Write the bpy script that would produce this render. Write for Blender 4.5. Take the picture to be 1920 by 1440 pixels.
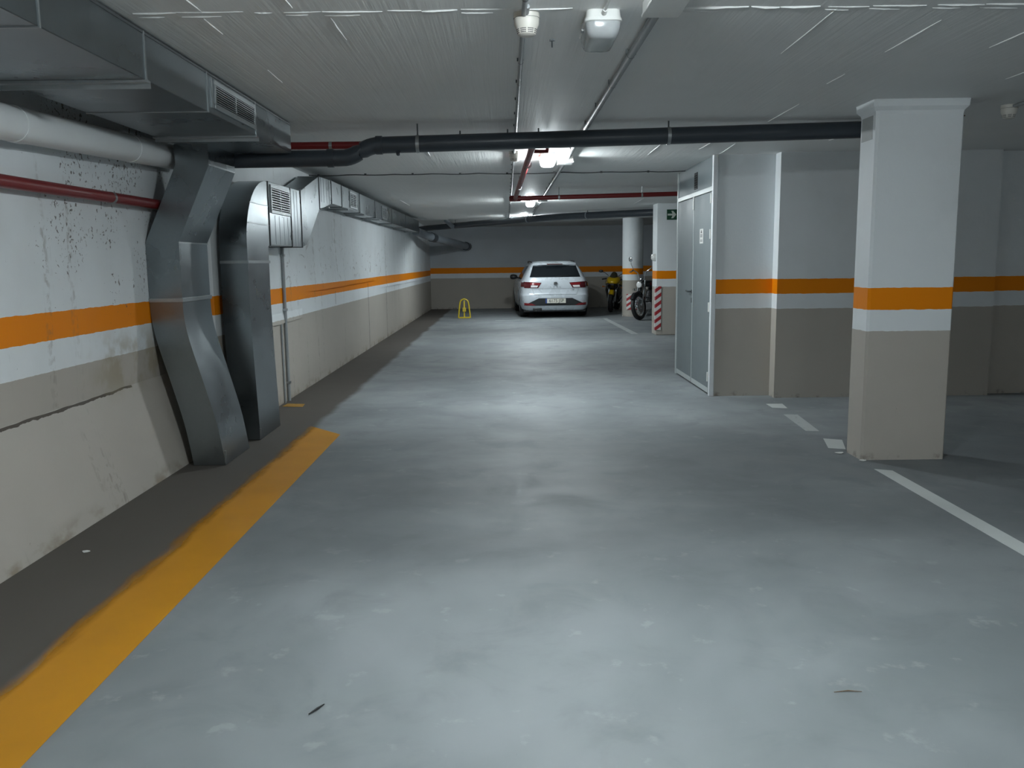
import bpy, bmesh, math, random
from mathutils import Vector, Matrix
random.seed(7)
for o in list(bpy.data.objects): bpy.data.objects.remove(o)
S = bpy.context.scene
COL = S.collection

# ------------------------------------------------------------------ camera
YAW, PITCH, ROLL, EYE = 0.00448, 0.14284, 0.012, 1.46
fw = Vector((math.sin(YAW)*math.cos(PITCH), math.cos(YAW)*math.cos(PITCH), -math.sin(PITCH)))
r0 = Vector((math.cos(YAW), -math.sin(YAW), 0)); u0 = r0.cross(fw)
rt = r0*math.cos(ROLL) - u0*math.sin(ROLL); up = u0*math.cos(ROLL) + r0*math.sin(ROLL)
cam_data = bpy.data.cameras.new('camera'); cam = bpy.data.objects.new('camera', cam_data); COL.objects.link(cam)
cam_data.sensor_width = 36; cam_data.lens = 30.0; cam_data.clip_start = 0.05; cam_data.clip_end = 200
cam.matrix_world = Matrix(((rt.x, up.x, -fw.x, 0), (rt.y, up.y, -fw.y, 0), (rt.z, up.z, -fw.z, EYE), (0, 0, 0, 1)))
S.camera = cam

# ------------------------------------------------------------------ world, light levels, exposure
W = bpy.data.worlds.new('world'); S.world = W; W.use_nodes = True
W.node_tree.nodes['Background'].inputs[0].default_value = (0.02, 0.022, 0.024, 1)
W.node_tree.nodes['Background'].inputs[1].default_value = 1.0
S.view_settings.view_transform = 'Standard'; S.view_settings.look = 'None'
S.view_settings.gamma = 1; S.view_settings.use_curve_mapping = False
S.view_settings.exposure = 3.0
LAMP_STRENGTH = 46.0                 # every lit bulkhead lamp in the garage gives the same light
LAMP_COLOUR = (0.88, 0.97, 1.0)
# lamps along the lane (x, y, lit); the ones with y < 0 or x > 3 are fill lamps added out of view
LANE_LAMPS = [(0.43, 4.0, False), (0.43, 8.88, True), (0.43, 15.3, True), (0.42, 20.5, True)]
OTHER_LAMPS = [(0.43, 2.75), (0.43, -3.9), (7.2, -3.0)]
CEIL = 2.525

# ------------------------------------------------------------------ node helpers
def new_mat(name):
    m = bpy.data.materials.new(name); m.use_nodes = True
    nt = m.node_tree; b = nt.nodes['Principled BSDF']
    return m, nt, b
def lk(nt, a, b): nt.links.new(a, b)
def setin(nt, sock, v):
    if isinstance(v, bpy.types.NodeSocket): nt.links.new(v, sock)
    else: sock.default_value = v
def mth(nt, op, a, b=0.0, c=None, clamp=False):
    n = nt.nodes.new('ShaderNodeMath'); n.operation = op; n.use_clamp = clamp
    setin(nt, n.inputs[0], a); setin(nt, n.inputs[1], b)
    if c is not None: setin(nt, n.inputs[2], c)
    return n.outputs[0]
def mixc(nt, f, a, b):
    n = nt.nodes.new('ShaderNodeMix'); n.data_type = 'RGBA'
    setin(nt, n.inputs[0], f)
    for i, v in ((6, a), (7, b)):
        if isinstance(v, tuple): v = (v[0], v[1], v[2], 1)
        setin(nt, n.inputs[i], v)
    return n.outputs[2]
def noise(nt, vec, scale, detail=3, rough=.55, dist=0):
    n = nt.nodes.new('ShaderNodeTexNoise'); n.inputs['Scale'].default_value = scale
    n.inputs['Detail'].default_value = detail; n.inputs['Roughness'].default_value = rough; n.inputs['Distortion'].default_value = dist
    lk(nt, vec, n.inputs['Vector']); return n.outputs['Fac']
def mapv(nt, vec, scale=(1, 1, 1), loc=(0, 0, 0)):
    n = nt.nodes.new('ShaderNodeMapping'); n.inputs['Scale'].default_value = scale; n.inputs['Location'].default_value = loc
    lk(nt, vec, n.inputs['Vector']); return n.outputs[0]
def sm(nt, v, a, b, lo=0.0, hi=1.0):
    n = nt.nodes.new('ShaderNodeMapRange'); n.interpolation_type = 'SMOOTHSTEP'
    setin(nt, n.inputs[0], v); setin(nt, n.inputs[1], a); setin(nt, n.inputs[2], b); setin(nt, n.inputs[3], lo); setin(nt, n.inputs[4], hi)
    return n.outputs[0]
def coords(nt):
    n = nt.nodes.new('ShaderNodeTexCoord'); s = nt.nodes.new('ShaderNodeSeparateXYZ'); lk(nt, n.outputs['Object'], s.inputs[0])
    return n.outputs['Object'], s.outputs[0], s.outputs[1], s.outputs[2]
def bump(nt, b, h, strength=.3, dist=.01):
    n = nt.nodes.new('ShaderNodeBump'); n.inputs['Strength'].default_value = strength; n.inputs['Distance'].default_value = dist
    lk(nt, h, n.inputs['Height']); lk(nt, n.outputs[0], b.inputs['Normal'])
def simple(name, col, rough=.5, metal=0.0, var=.06, scale=9.0, bmp=0.0, coat=0.0):
    m, nt, b = new_mat(name); v, x, y, z = coords(nt)
    n = noise(nt, v, scale, 3)
    d = tuple(max(0, c*(1-var*2.2)) for c in col); l = tuple(min(1, c*(1+var)) for c in col)
    lk(nt, mixc(nt, n, d, l), b.inputs['Base Color'])
    b.inputs['Metallic'].default_value = metal
    setin(nt, b.inputs['Roughness'], sm(nt, n, .2, .8, max(.03, rough-.06), min(1, rough+.06)))
    b.inputs['Coat Weight'].default_value = coat; b.inputs['Coat Roughness'].default_value = .08
    if bmp: bump(nt, b, noise(nt, v, scale*8, 2), bmp, .004)
    return m

WHITE = (0.74, 0.78, 0.80); BEIGE = (0.44, 0.41, 0.365); ORANGE = (0.80, 0.235, 0.0)

def banded(name, zo_t, zo_b, zw_b, kind='plain', upper=None):
    """white wall paint with an orange band over a white strip over a beige dado"""
    m, nt, b = new_mat(name); v, x, y, z = coords(nt)
    wob = mth(nt, 'MULTIPLY', mth(nt, 'SUBTRACT', noise(nt, v, 14, 2), .5), .012)
    zz = mth(nt, 'ADD', z, wob)
    c = mixc(nt, mth(nt, 'GREATER_THAN', zz, zw_b), BEIGE, WHITE)
    band = mth(nt, 'MULTIPLY', mth(nt, 'GREATER_THAN', zz, zo_b), mth(nt, 'LESS_THAN', zz, zo_t))
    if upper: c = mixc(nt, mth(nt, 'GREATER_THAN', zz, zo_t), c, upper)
    c = mixc(nt, band, c, ORANGE)
    big = noise(nt, v, 1.3, 4); fine = noise(nt, v, 40, 2)
    c = mixc(nt, mth(nt, 'MULTIPLY', sm(nt, big, .35, .75, 0, .14), mth(nt, 'SUBTRACT', 1, band)), c, (.30, .28, .25))
    rgh = .55
    if kind == 'left':
        # flaking paint, damp stains, a crack in the render and formwork joints of the retaining wall
        near = mth(nt, 'MULTIPLY', sm(nt, y, 4.3, 5.1), sm(nt, y, 6.6, 7.0, 1, 0))
        blob = mth(nt, 'MULTIPLY', near, sm(nt, z, .75, 1.5))
        blob = mth(nt, 'MULTIPLY', blob, sm(nt, noise(nt, v, 1.7, 3), .38, .6))
        sp = noise(nt, mapv(nt, v, (1, 1, .9)), 34, 4, .62, .5)
        th = mth(nt, 'SUBTRACT', .74, mth(nt, 'MULTIPLY', blob, .17))
        flake = sm(nt, mth(nt, 'SUBTRACT', sp, th), 0, .03)
        c = mixc(nt, mth(nt, 'MULTIPLY', flake, .85), c, (.10, .085, .07))
        vs = mth(nt, 'MULTIPLY', sm(nt, noise(nt, mapv(nt, v, (1, 3.2, .12)), 2.2, 3), .60, .72), sm(nt, noise(nt, v, 20, 3), .45, .6))
        c = mixc(nt, mth(nt, 'MULTIPLY', vs, .45), c, (.16, .13, .10))
        # second, far, area of blisters
        far = mth(nt, 'MULTIPLY', mth(nt, 'MULTIPLY', sm(nt, y, 8.8, 9.6), sm(nt, y, 16, 18, 1, 0)), mth(nt, 'MULTIPLY', sm(nt, z, 1.2, 1.32), sm(nt, z, 1.55, 1.9, 1, 0)))
        fl2 = sm(nt, mth(nt, 'SUBTRACT', noise(nt, mapv(nt, v, (1, .5, 1)), 7, 5, .65, 1.5), .60), 0, .02)
        c = mixc(nt, mth(nt, 'MULTIPLY', mth(nt, 'MULTIPLY', far, fl2), .5), c, (.22, .20, .18))
        jit = mth(nt, 'MULTIPLY', mth(nt, 'SUBTRACT', noise(nt, v, 6, 4), .5), .03)
        d = mth(nt, 'ABSOLUTE', mth(nt, 'ADD', mth(nt, 'SUBTRACT', z, .652), jit))
        wdt = mth(nt, 'MULTIPLY', noise(nt, v, 12, 4), .015)
        crack = mth(nt, 'MULTIPLY', mth(nt, 'LESS_THAN', d, wdt), mth(nt, 'LESS_THAN', y, 5.75))
        c = mixc(nt, mth(nt, 'MULTIPLY', crack, .95), c, (.05, .038, .026))
        damp = mth(nt, 'MULTIPLY', mth(nt, 'MULTIPLY', sm(nt, y, 5.0, 5.6), sm(nt, y, 6.6, 6.9, 1, 0)), mth(nt, 'MULTIPLY', sm(nt, z, .55, .75), sm(nt, z, .9, 1.1, 1, 0)))
        damp = mth(nt, 'MULTIPLY', damp, sm(nt, noise(nt, v, 5, 4), .4, .6))
        c = mixc(nt, mth(nt, 'MULTIPLY', damp, .55), c, (.30, .25, .15))
        for yj, z0, z1, wj in ((14.72, 0.0, 1.12, .022), (16.9, 0.0, .95, .018), (11.9, .9, 1.08, .012)):
            dj = mth(nt, 'ABSOLUTE', mth(nt, 'ADD', mth(nt, 'SUBTRACT', y, yj), mth(nt, 'MULTIPLY', jit, 2.0)))
            k = mth(nt, 'MULTIPLY', mth(nt, 'LESS_THAN', dj, wj), mth(nt, 'MULTIPLY', mth(nt, 'GREATER_THAN', z, z0), mth(nt, 'LESS_THAN', z, z1)))
            c = mixc(nt, mth(nt, 'MULTIPLY', k, .75), c, (.10, .09, .08))
        # dirt and rust creeping up from the floor joint
        foot = mth(nt, 'MULTIPLY', sm(nt, z, .0, .12, 1, 0), sm(nt, noise(nt, mapv(nt, v, (1, 1, 2)), 4, 4), .42, .62))
        c = mixc(nt, mth(nt, 'MULTIPLY', foot, .6), c, (.20, .15, .09))
    else:
        foot = mth(nt, 'MULTIPLY', sm(nt, z, .0, .07, 1, 0), sm(nt, noise(nt, v, 9, 4), .5, .66))
        c = mixc(nt, mth(nt, 'MULTIPLY', foot, .7), c, (.12, .10, .08))
        ch = mth(nt, 'MULTIPLY', mth(nt, 'GREATER_THAN', noise(nt, v, 22, 3), .79), .6)
        c = mixc(nt, ch, c, (.15, .13, .12))
    lk(nt, c, b.inputs['Base Color']); b.inputs['Roughness'].default_value = rgh; b.inputs['Specular IOR Level'].default_value = .18
    bump(nt, b, mth(nt, 'ADD', mth(nt, 'MULTIPLY', fine, .25), big), .35, .012)
    return m

M = {}
M['wall_left'] = banded('painted retaining wall', 1.208, 1.052, .878, 'left')
M['wall'] = banded('painted wall', 1.245, 1.092, .937)
M['pillar'] = banded('painted pillar', 1.243, 1.088, .937)
M['far'] = banded('far wall with painted shade', 1.275, 1.10, .955, 'plain', (.50, .54, .575))  # grey-blue upper colour stands in for shade on this wall

def ceiling_mat():
    m, nt, b = new_mat('painted slab'); v, x, y, z = coords(nt)
    boards = noise(nt, mapv(nt, v, (9, .22, 1)), 3.0, 3, .6)
    streak = noise(nt, mapv(nt, v, (45, .5, 1)), 2.0, 2)
    big = noise(nt, v, .7, 3)
    c = mixc(nt, sm(nt, big, .3, .7), (.72, .735, .725), (.78, .79, .78))
    lk(nt, c, b.inputs['Base Color'])
    b.inputs['Roughness'].default_value = .58; b.inputs['Specular IOR Level'].default_value = .32
    bump(nt, b, mth(nt, 'ADD', mth(nt, 'MULTIPLY', streak, .35), boards), .22, .010)
    return m
M['ceiling'] = ceiling_mat()

def floor_mat():
    m, nt, b = new_mat('epoxy floor'); v, x, y, z = coords(nt)
    big = noise(nt, v, .55, 4, .6, .4); mid = noise(nt, v, 2.3, 5, .62, .5); fine = noise(nt, v, 34, 3)
    c = mixc(nt, sm(nt, big, .32, .70), (.18, .20, .21), (.282, .305, .314))
    c = mixc(nt, sm(nt, mid, .50, .72, 0, .45), c, (.155, .170, .180))
    c = mixc(nt, sm(nt, noise(nt, mapv(nt, v, (1, 1, 1), (5, 3, 0)), 6, 5, .6), .60, .70, 0, .35), c, (.38, .40, .40))
    # scattered specks of grit and old rubber
    spk = mth(nt, 'GREATER_THAN', noise(nt, v, 55, 2), .805)
    c = mixc(nt, mth(nt, 'MULTIPLY', spk, .7), c, (.06, .06, .055))
    # darker band across the lane: dirt and shade painted into the colour
    worn = mth(nt, 'MULTIPLY', mth(nt, 'MULTIPLY', sm(nt, y, 3.2, 4.6), sm(nt, y, 6.2, 8.2, 1, 0)), sm(nt, noise(nt, mapv(nt, v, (.5, 1, 1)), .9, 3), .22, .55))
    c = mixc(nt, mth(nt, 'MULTIPLY', worn, .62), c, (.12, .13, .14))
    # bare, grimy concrete strip beside the left wall
    edge = mth(nt, 'ADD', x, mth(nt, 'MULTIPLY', mth(nt, 'SUBTRACT', noise(nt, v, 1.1, 3), .5), .16))
    strip = sm(nt, edge, -1.80, -1.70, 1, 0)
    c = mixc(nt, strip, c, mixc(nt, mid, (.075, .066, .056), (.105, .094, .082)))
    lk(nt, c, b.inputs['Base Color'])
    r = sm(nt, mid, .3, .7, .55, .66)
    r = mth(nt, 'ADD', r, mth(nt, 'MULTIPLY', strip, .3))
    lk(nt, r, b.inputs['Roughness']); b.inputs['Specular IOR Level'].default_value = .5
    bump(nt, b, mth(nt, 'ADD', mth(nt, 'MULTIPLY', fine, .12), mid), .25, .006)
    return m
M['floor'] = floor_mat()

def paint_mat(name, col, wear, feather=None):
    """worn floor paint: flakes away to whatever lies under it"""
    m, nt, b = new_mat(name); v, x, y, z = coords(nt)
    n = noise(nt, v, 1.6, 4)
    c = mixc(nt, sm(nt, n, .3, .75), col, tuple(k*.85 for k in col))
    lk(nt, c, b.inputs['Base Color']); b.inputs['Roughness'].default_value = .5
    a = sm(nt, noise(nt, v, 18, 5, .7), wear, wear+.10, 1, 0)
    if feather:
        e = mth(nt, 'ADD', x, mth(nt, 'MULTIPLY', mth(nt, 'SUBTRACT', noise(nt, mapv(nt, v, (1, .25, 1)), 9, 4), .5), .12))
        a = mth(nt, 'MULTIPLY', a, sm(nt, e, feather[0], feather[1]))
    lk(nt, a, b.inputs['Alpha'])
    return m
M['yellow_paint'] = paint_mat('yellow floor paint', (.56, .245, .004), .80, (-1.81, -1.71))
M['yellow_paint2'] = paint_mat('worn yellow floor paint', (.42, .22, .02), .60)
M['white_paint'] = paint_mat('white floor paint', (.60, .63, .62), .74)
M['white_paint2'] = paint_mat('worn white floor paint', (.46, .49, .49), .60)

def galv(name, col, rough):
    m, nt, b = new_mat(name); v, x, y, z = coords(nt)
    n = noise(nt, v, 2.2, 4)
    c = mixc(nt, n, tuple(k*.78 for k in col), tuple(k*1.15 for k in col))
    c = mixc(nt, mth(nt, 'MULTIPLY', noise(nt, v, 60, 1), .25), c, tuple(k*1.25 for k in col))
    lk(nt, c, b.inputs['Base Color']); b.inputs['Metallic'].default_value = 1.0
    setin(nt, b.inputs['Roughness'], sm(nt, n, .25, .75, rough-.04, rough+.07))
    bump(nt, b, noise(nt, v, 2.2, 1), .06, .03)
    return m
M['galv'] = galv('galvanised sheet', (.26, .29, .305), .29)
M['galv_edge'] = simple('galvanised flange', (.40, .43, .44), .38, .8, .08, 20)
M['galv_dark'] = simple('dark sheet seam', (.10, .11, .115), .5, .6)
M['void'] = simple('dark duct interior', (.012, .013, .014), .8)
M['pvc_white'] = simple('white plastic pipe', (.74, .77, .78), .38, 0, .05, 4)
M['pvc_dark'] = simple('dark grey plastic pipe', (.040, .050, .062), .36, 0, .08, 5)
M['pvc_grey'] = simple('grey plastic conduit', (.30, .32, .33), .45, 0, .08, 12)
M['pvc_mid'] = simple('grey plastic pipe', (.22, .25, .28), .42, 0, .08, 6)
M['red_pipe'] = simple('red painted steel pipe', (.19, .011, .012), .4, 0, .1, 6)
M['steel'] = simple('zinc plated steel', (.42, .44, .45), .35, .9, .08, 20)
M['rubber'] = simple('black rubber', (.018, .018, .019), .62, 0, .1, 20)
M['black'] = simple('black plastic', (.020, .022, .024), .42, 0, .1, 20)
M['cable'] = simple('black cable sheath', (.03, .032, .034), .55)
M['plastic_white'] = simple('white plastic', (.68, .69, .67), .40, 0, .04, 10)
M['plastic_ivory'] = simple('ivory plastic', (.60, .58, .53), .42, 0, .04, 10)
M['door'] = simple('grey painted steel door', (.155, .185, .195), .5, 0, .06, 2.5)
M['door_frame'] = simple('grey painted door frame', (.44, .48, .48), .36, 0, .05, 4)
M['bead'] = simple('white corner bead', (.66, .69, .71), .5, 0, .04, 6)
M['green'] = simple('green sign film', (.008, .060, .028), .45, 0, .05, 10)
M['sign_white'] = simple('photoluminescent sign white', (.62, .66, .60), .5, 0, .03, 10)
M['paper'] = simple('white paper', (.66, .66, .64), .7, 0, .04, 30)
M['ink'] = simple('dark print', (.05, .05, .05), .6)
M['chrome'] = simple('chrome', (.62, .64, .66), .12, 1.0, .03, 10)
M['concrete_broken'] = simple('broken brown concrete', (.16, .095, .045), .9, 0, .3, 30, .6)
M['patch'] = simple('grey filler patch', (.40, .42, .42), .6, 0, .08, 12)
M['yellow_steel'] = simple('yellow painted steel', (.66, .50, .03), .38, 0, .06, 10)

def lens_mat(lit):
    m, nt, b = new_mat('lit prismatic lens' if lit else 'unlit prismatic lens'); v, x, y, z = coords(nt)
    n = noise(nt, v, 30, 2)
    if lit:
        lk(nt, mixc(nt, n, (.85, .88, .9), (.9, .92, .94)), b.inputs['Base Color'])
        b.inputs['Emission Color'].default_value = (*LAMP_COLOUR, 1); b.inputs['Emission Strength'].default_value = LAMP_STRENGTH
    else:
        lk(nt, mixc(nt, n, (.62, .65, .67), (.74, .77, .78)), b.inputs['Base Color'])
        b.inputs['Roughness'].default_value = .14; b.inputs['Transmission Weight'].default_value = .55; b.inputs['IOR'].default_value = 1.3
    return m
M['lens_on'] = lens_mat(True); M['lens_off'] = lens_mat(False)

def hazard_mat(name, axis_x):
    m, nt, b = new_mat(name); v, x, y, z = coords(nt)
    s = mth(nt, 'SUBTRACT', z, mth(nt, 'MULTIPLY', x, 0.75))
    f = mth(nt, 'FRACT', mth(nt, 'DIVIDE', s, .148))
    c = mixc(nt, mth(nt, 'LESS_THAN', f, .5), (.66, .66, .65), (.36, .022, .030))
    lk(nt, c, b.inputs['Base Color']); b.inputs['Roughness'].default_value = .4
    return m
M['hazard'] = hazard_mat('red and white hazard foam', True)

# ------------------------------------------------------------------ mesh helpers
class MB:
    def __init__(s): s.v = []; s.f = []; s.m = []
    def add(s, vs, fs, mi=0):
        o = len(s.v); s.v += [tuple(p) for p in vs]; s.f += [tuple(i+o for i in q) for q in fs]; s.m += [mi]*len(fs)
        return s
    def box(s, x0, x1, y0, y1, z0, z1, mi=0):
        return s.add([(x0, y0, z0), (x1, y0, z0), (x1, y1, z0), (x0, y1, z0), (x0, y0, z1), (x1, y0, z1), (x1, y1, z1), (x0, y1, z1)],
                     [(0, 3, 2, 1), (4, 5, 6, 7), (0, 1, 5, 4), (1, 2, 6, 5), (2, 3, 7, 6), (3, 0, 4, 7)], mi)
    def prism(s, poly, fn, a, b, mi=0):
        """poly: 2-D outline, fn(u, v, w) -> 3-D, extruded w = a..b"""
        n = len(poly); vs = [fn(u, v, a) for u, v in poly] + [fn(u, v, b) for u, v in poly]
        fs = [tuple(range(n-1, -1, -1)), tuple(range(n, 2*n))] + [(i, (i+1) % n, n+(i+1) % n, n+i) for i in range(n)]
        return s.add(vs, fs, mi)
    def tube(s, path, r, n=12, caps=True, mi=0):
        P = [Vector(p) for p in path]; R = r if isinstance(r, (list, tuple)) else [r]*len(P)
        t = (P[1]-P[0]).normalized(); u = t.orthogonal().normalized(); vs = []
        for i, p in enumerate(P):
            if i == 0: tn = (P[1]-P[0]).normalized()
            elif i == len(P)-1: tn = (P[-1]-P[-2]).normalized()
            else: tn = ((P[i]-P[i-1]).normalized() + (P[i+1]-P[i]).normalized()).normalized()
            u = (u - tn*u.dot(tn)).normalized(); w = tn.cross(u)
            k = 1.0
            for j in range(n):
                a = 2*math.pi*j/n; vs.append(p + (u*math.cos(a) + w*math.sin(a))*R[i]*k)
        fs = [(i*n+j, i*n+(j+1) % n, (i+1)*n+(j+1) % n, (i+1)*n+j) for i in range(len(P)-1) for j in range(n)]
        if caps: fs += [tuple(range(n-1, -1, -1)), tuple(range((len(P)-1)*n, len(P)*n))]
        return s.add(vs, fs, mi)
    def lathe(s, prof, c, ax=(0, 0, 1), n=24, mi=0, a0=0.0, a1=2*math.pi):
        """prof: (radius, height along axis)"""
        ax = Vector(ax).normalized(); u = Vector((1, 0, 0)) if abs(ax.z) > .99 else ax.orthogonal().normalized(); w = ax.cross(u); c = Vector(c); vs = []
        full = abs(a1-a0-2*math.pi) < 1e-6; cnt = n if full else n+1
        for r, h in prof:
            for j in range(cnt):
                a = a0+(a1-a0)*j/n; vs.append(c + ax*h + (u*math.cos(a) + w*math.sin(a))*r)
        fs = []
        for i in range(len(prof)-1):
            for j in range(n):
                k = (j+1) % cnt; fs.append((i*cnt+j, i*cnt+k, (i+1)*cnt+k, (i+1)*cnt+j))
        return s.add(vs, fs, mi)
    def rings(s, rings, caps=True, mi=0):
        n = len(rings[0]); vs = [p for r in rings for p in r]
        fs = [(i*n+j, i*n+(j+1) % n, (i+1)*n+(j+1) % n, (i+1)*n+j) for i in range(len(rings)-1) for j in range(n)]
        if caps: fs += [tuple(range(n-1, -1, -1)), tuple(range((len(rings)-1)*n, len(rings)*n))]
        return s.add(vs, fs, mi)
    def grid(s, pts, mi=0):
        h = len(pts); w = len(pts[0]); vs = [p for r in pts for p in r]
        return s.add(vs, [(i*w+j, i*w+j+1, (i+1)*w+j+1, (i+1)*w+j) for i in range(h-1) for j in range(w-1)], mi)
    def build(s, name, mat, parent=None, smooth=True, bev=0.0, local=False, angle=40):
        me = bpy.data.meshes.new(name)
        off = Vector((0, 0, 0))
        if parent is not None and not local: off = ROOT.get(parent.name, off)
        me.from_pydata([(p[0]-off.x, p[1]-off.y, p[2]-off.z) for p in s.v], [], s.f)
        for mm in (mat if isinstance(mat, list) else [mat]): me.materials.append(mm)
        for p, mi in zip(me.polygons, s.m): p.material_index = mi
        bm = bmesh.new(); bm.from_mesh(me); bmesh.ops.recalc_face_normals(bm, faces=bm.faces); bm.to_mesh(me); bm.free()
        if smooth:
            me.shade_smooth(); me.set_sharp_from_angle(angle=math.radians(angle))
        o = bpy.data.objects.new(name, me); COL.objects.link(o)
        if parent is not None:
            o.parent = parent; ROOT[o.name] = off
        if bev:
            b = o.modifiers.new('bevel', 'BEVEL'); b.width = bev; b.segments = 2; b.limit_method = 'ANGLE'
        return o
ROOT = {}
def tag(o, label, cat, group=None, kind=None):
    if label: o['label'] = label
    if cat: o['category'] = cat
    if group: o['group'] = group
    if kind: o['kind'] = kind
    return o
def thing(name, label, cat, loc, rotz=0.0, group=None):
    o = bpy.data.objects.new(name, None); o.empty_display_size = .1; COL.objects.link(o); o.location = loc; o.rotation_euler = (0, 0, rotz)
    ROOT[o.name] = Vector(loc); return tag(o, label, cat, group)
def struct(mb, name, mat, label=None, **k):
    o = mb.build(name, mat, **k); o['kind'] = 'structure'
    if label: o['label'] = label
    return o
def copy_tree(o, parent=None, name=None):
    c = o.copy(); COL.objects.link(c); c.parent = parent
    for ch in list(o.children): copy_tree(ch, c)
    return c
def arc(c, r, a0, a1, fn, n=8): return [fn(c[0]+r*math.cos(a0+(a1-a0)*i/n), c[1]+r*math.sin(a0+(a1-a0)*i/n)) for i in range(n+1)]

# ================================================================== STRUCTURE
YB, YF, XR = -7.0, 26.85, 9.2
struct(MB().box(-3.0, XR+.3, YB-.3, YF+.3, -.25, 0), 'floor', M['floor'], 'grey painted concrete garage floor', smooth=False)['category'] = 'floor'
ceil = struct(MB().box(-3.0, XR+.3, YB-.3, YF+.3, CEIL, CEIL+.2), 'ceiling', M['ceiling'], 'white painted concrete ceiling slab with formwork marks', smooth=False)
ceil['category'] = 'ceiling'
# fins of concrete left between the formwork boards
def ridge(p0, p1, w, h):
    a = Vector((*p0, 0)); b = Vector((*p1, 0)); d = (b-a).normalized(); s = Vector((-d.y, d.x, 0))*w
    n = 7; top = []; l = []; r = []
    for i in range(n):
        t = i/(n-1); p = a.lerp(b, t); k = .35+.65*math.sin(math.pi*min(1, max(0, t*.9+.05)))*random.uniform(.6, 1.1)
        j = s*random.uniform(-.4, .4)
        top.append((p.x+j.x, p.y+j.y, CEIL-h*k)); l.append((p.x+j.x-s.x*k, p.y+j.y-s.y*k, CEIL+.001)); r.append((p.x+j.x+s.x*k, p.y+j.y+s.y*k, CEIL+.001))
    MB().grid([l, top, r]).build('formwork_ridge', M['ceiling'], ceil, smooth=False)
for a, b in (((1.457, 4.68), (1.441, 3.87)), ((2.0, 4.67), (1.992, 4.07)), ((1.995, 5.48), (1.998, 5.2)), ((2.07, 6.93), (2.058, 6.17)), ((2.509, 4.6), (2.509, 4.2)),
             ((3.056, 5.4), (3.054, 5.1)), ((-1.285, 3.4), (-1.281, 3.83)), ((-1.31, 3.92), (-1.31, 4.18)), ((-.757, 3.93), (-.758, 4.31)), ((-1.31, 4.93), (-1.316, 5.27)),
             ((-.889, 3.5), (-.886, 3.78)), ((2.2, 9.0), (2.15, 8.2)), ((2.97, 8.05), (2.99, 7.82)), ((-1.82, 15.0), (-1.815, 16.4)), ((2.45, 16.6), (2.42, 15.3)),
             ((1.46, 9.0), (1.45, 8.2)), ((-.75, 8.3), (-.76, 8.9)), ((1.9, 8.6), (1.9, 8.1))):
    ridge(a, b, .0035, .005)
xs = -1.58
while xs < 3.3:
    L = random.uniform(.06, .3); g = random.uniform(.0, .05)
    if not (0.3 < xs < .75):
        ridge((xs, 3.835+random.uniform(-.012, .012)), (min(xs+L, 3.3), 3.835+random.uniform(-.012, .012)), random.uniform(.003, .006), random.uniform(.004, .009))
        if random.random() < .6: ridge((xs, 3.885+random.uniform(-.01, .01)), (xs+L*.6, 3.885+random.uniform(-.01, .01)), .004, .005)
    xs += L+g

# left retaining wall: its near stretch leans out below the crack in the render
near_p = [(-2.38, 0), (-2.553, .645), (-2.560, .66), (-2.56, CEIL)]; far_p = [(-2.38, 0), (-2.38, .645), (-2.38, .66), (-2.38, CEIL)]
def ring(y, pr): return [(x, y, z) for x, z in pr] + [(-2.95, y, CEIL), (-2.95, y, 0)]
wl = struct(MB().rings([ring(YB, near_p), ring(6.88, near_p), ring(6.97, far_p), ring(YF, far_p)]), 'wall_left', M['wall_left'],
            'long retaining wall with flaking white paint and orange band', angle=12)
wl['category'] = 'wall'
# upper coat of render that stops in a lip above the dado
def lip(y0, y1, z0, z1, zt, t):
    n = 12; A = []; B = []; Cc = []
    for i in range(n+1):
        k = i/n; y = y0+(y1-y0)*k; z = z0+(z1-z0)*k + random.uniform(-.004, .004); d = t*min(1, k*5+.05)*min(1, (1-k)*8+.3)
        A.append((-2.381, y, z)); B.append((-2.38+d, y, z-.002)); Cc.append((-2.3795, y, zt))
    MB().grid([A, B, Cc]).build('render_lip', M['wall_left'], wl, smooth=False)
lip(10.15, 15.62, 1.130, 1.152, 1.75, .034); lip(15.62, 25.5, 1.0, .985, 1.2, .026); lip(8.42, 9.95, .838, .846, .95, .018)

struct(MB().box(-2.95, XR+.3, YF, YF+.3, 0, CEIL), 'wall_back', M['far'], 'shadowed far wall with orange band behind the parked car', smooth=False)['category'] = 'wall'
struct(MB().box(-2.95, XR+.3, YB-.3, YB, 0, CEIL), 'wall_front', M['wall'], 'wall behind the camera', smooth=False)['category'] = 'wall'
struct(MB().box(XR, XR+.3, YB, YF, 0, CEIL), 'wall_right', M['wall'], 'outer wall beyond the parking bays', smooth=False)['category'] = 'wall'
struct(MB().box(2.2, 2.80, 9.05, 10.95, 0, CEIL), 'wall_store_near', M['wall'], 'bright wall beside the steel double door', smooth=False)['category'] = 'wall'
struct(MB().box(2.80, 5.06, 8.88, 10.95, 0, CEIL), 'wall_store_middle', M['wall'], 'grey wall with orange band directly behind the square pillar', smooth=False)['category'] = 'wall'
struct(MB().box(5.06, XR, 9.0, 10.95, 0, CEIL), 'wall_store_far', M['wall'], 'darker set-back wall beyond the square pillar', smooth=False)['category'] = 'wall'
struct(MB().box(2.150, 2.202, 9.035, 9.085, 0, CEIL), 'trim_1', M['bead'], 'white corner bead between wall and steel door', smooth=False, bev=.006)['category'] = 'trim'

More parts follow.
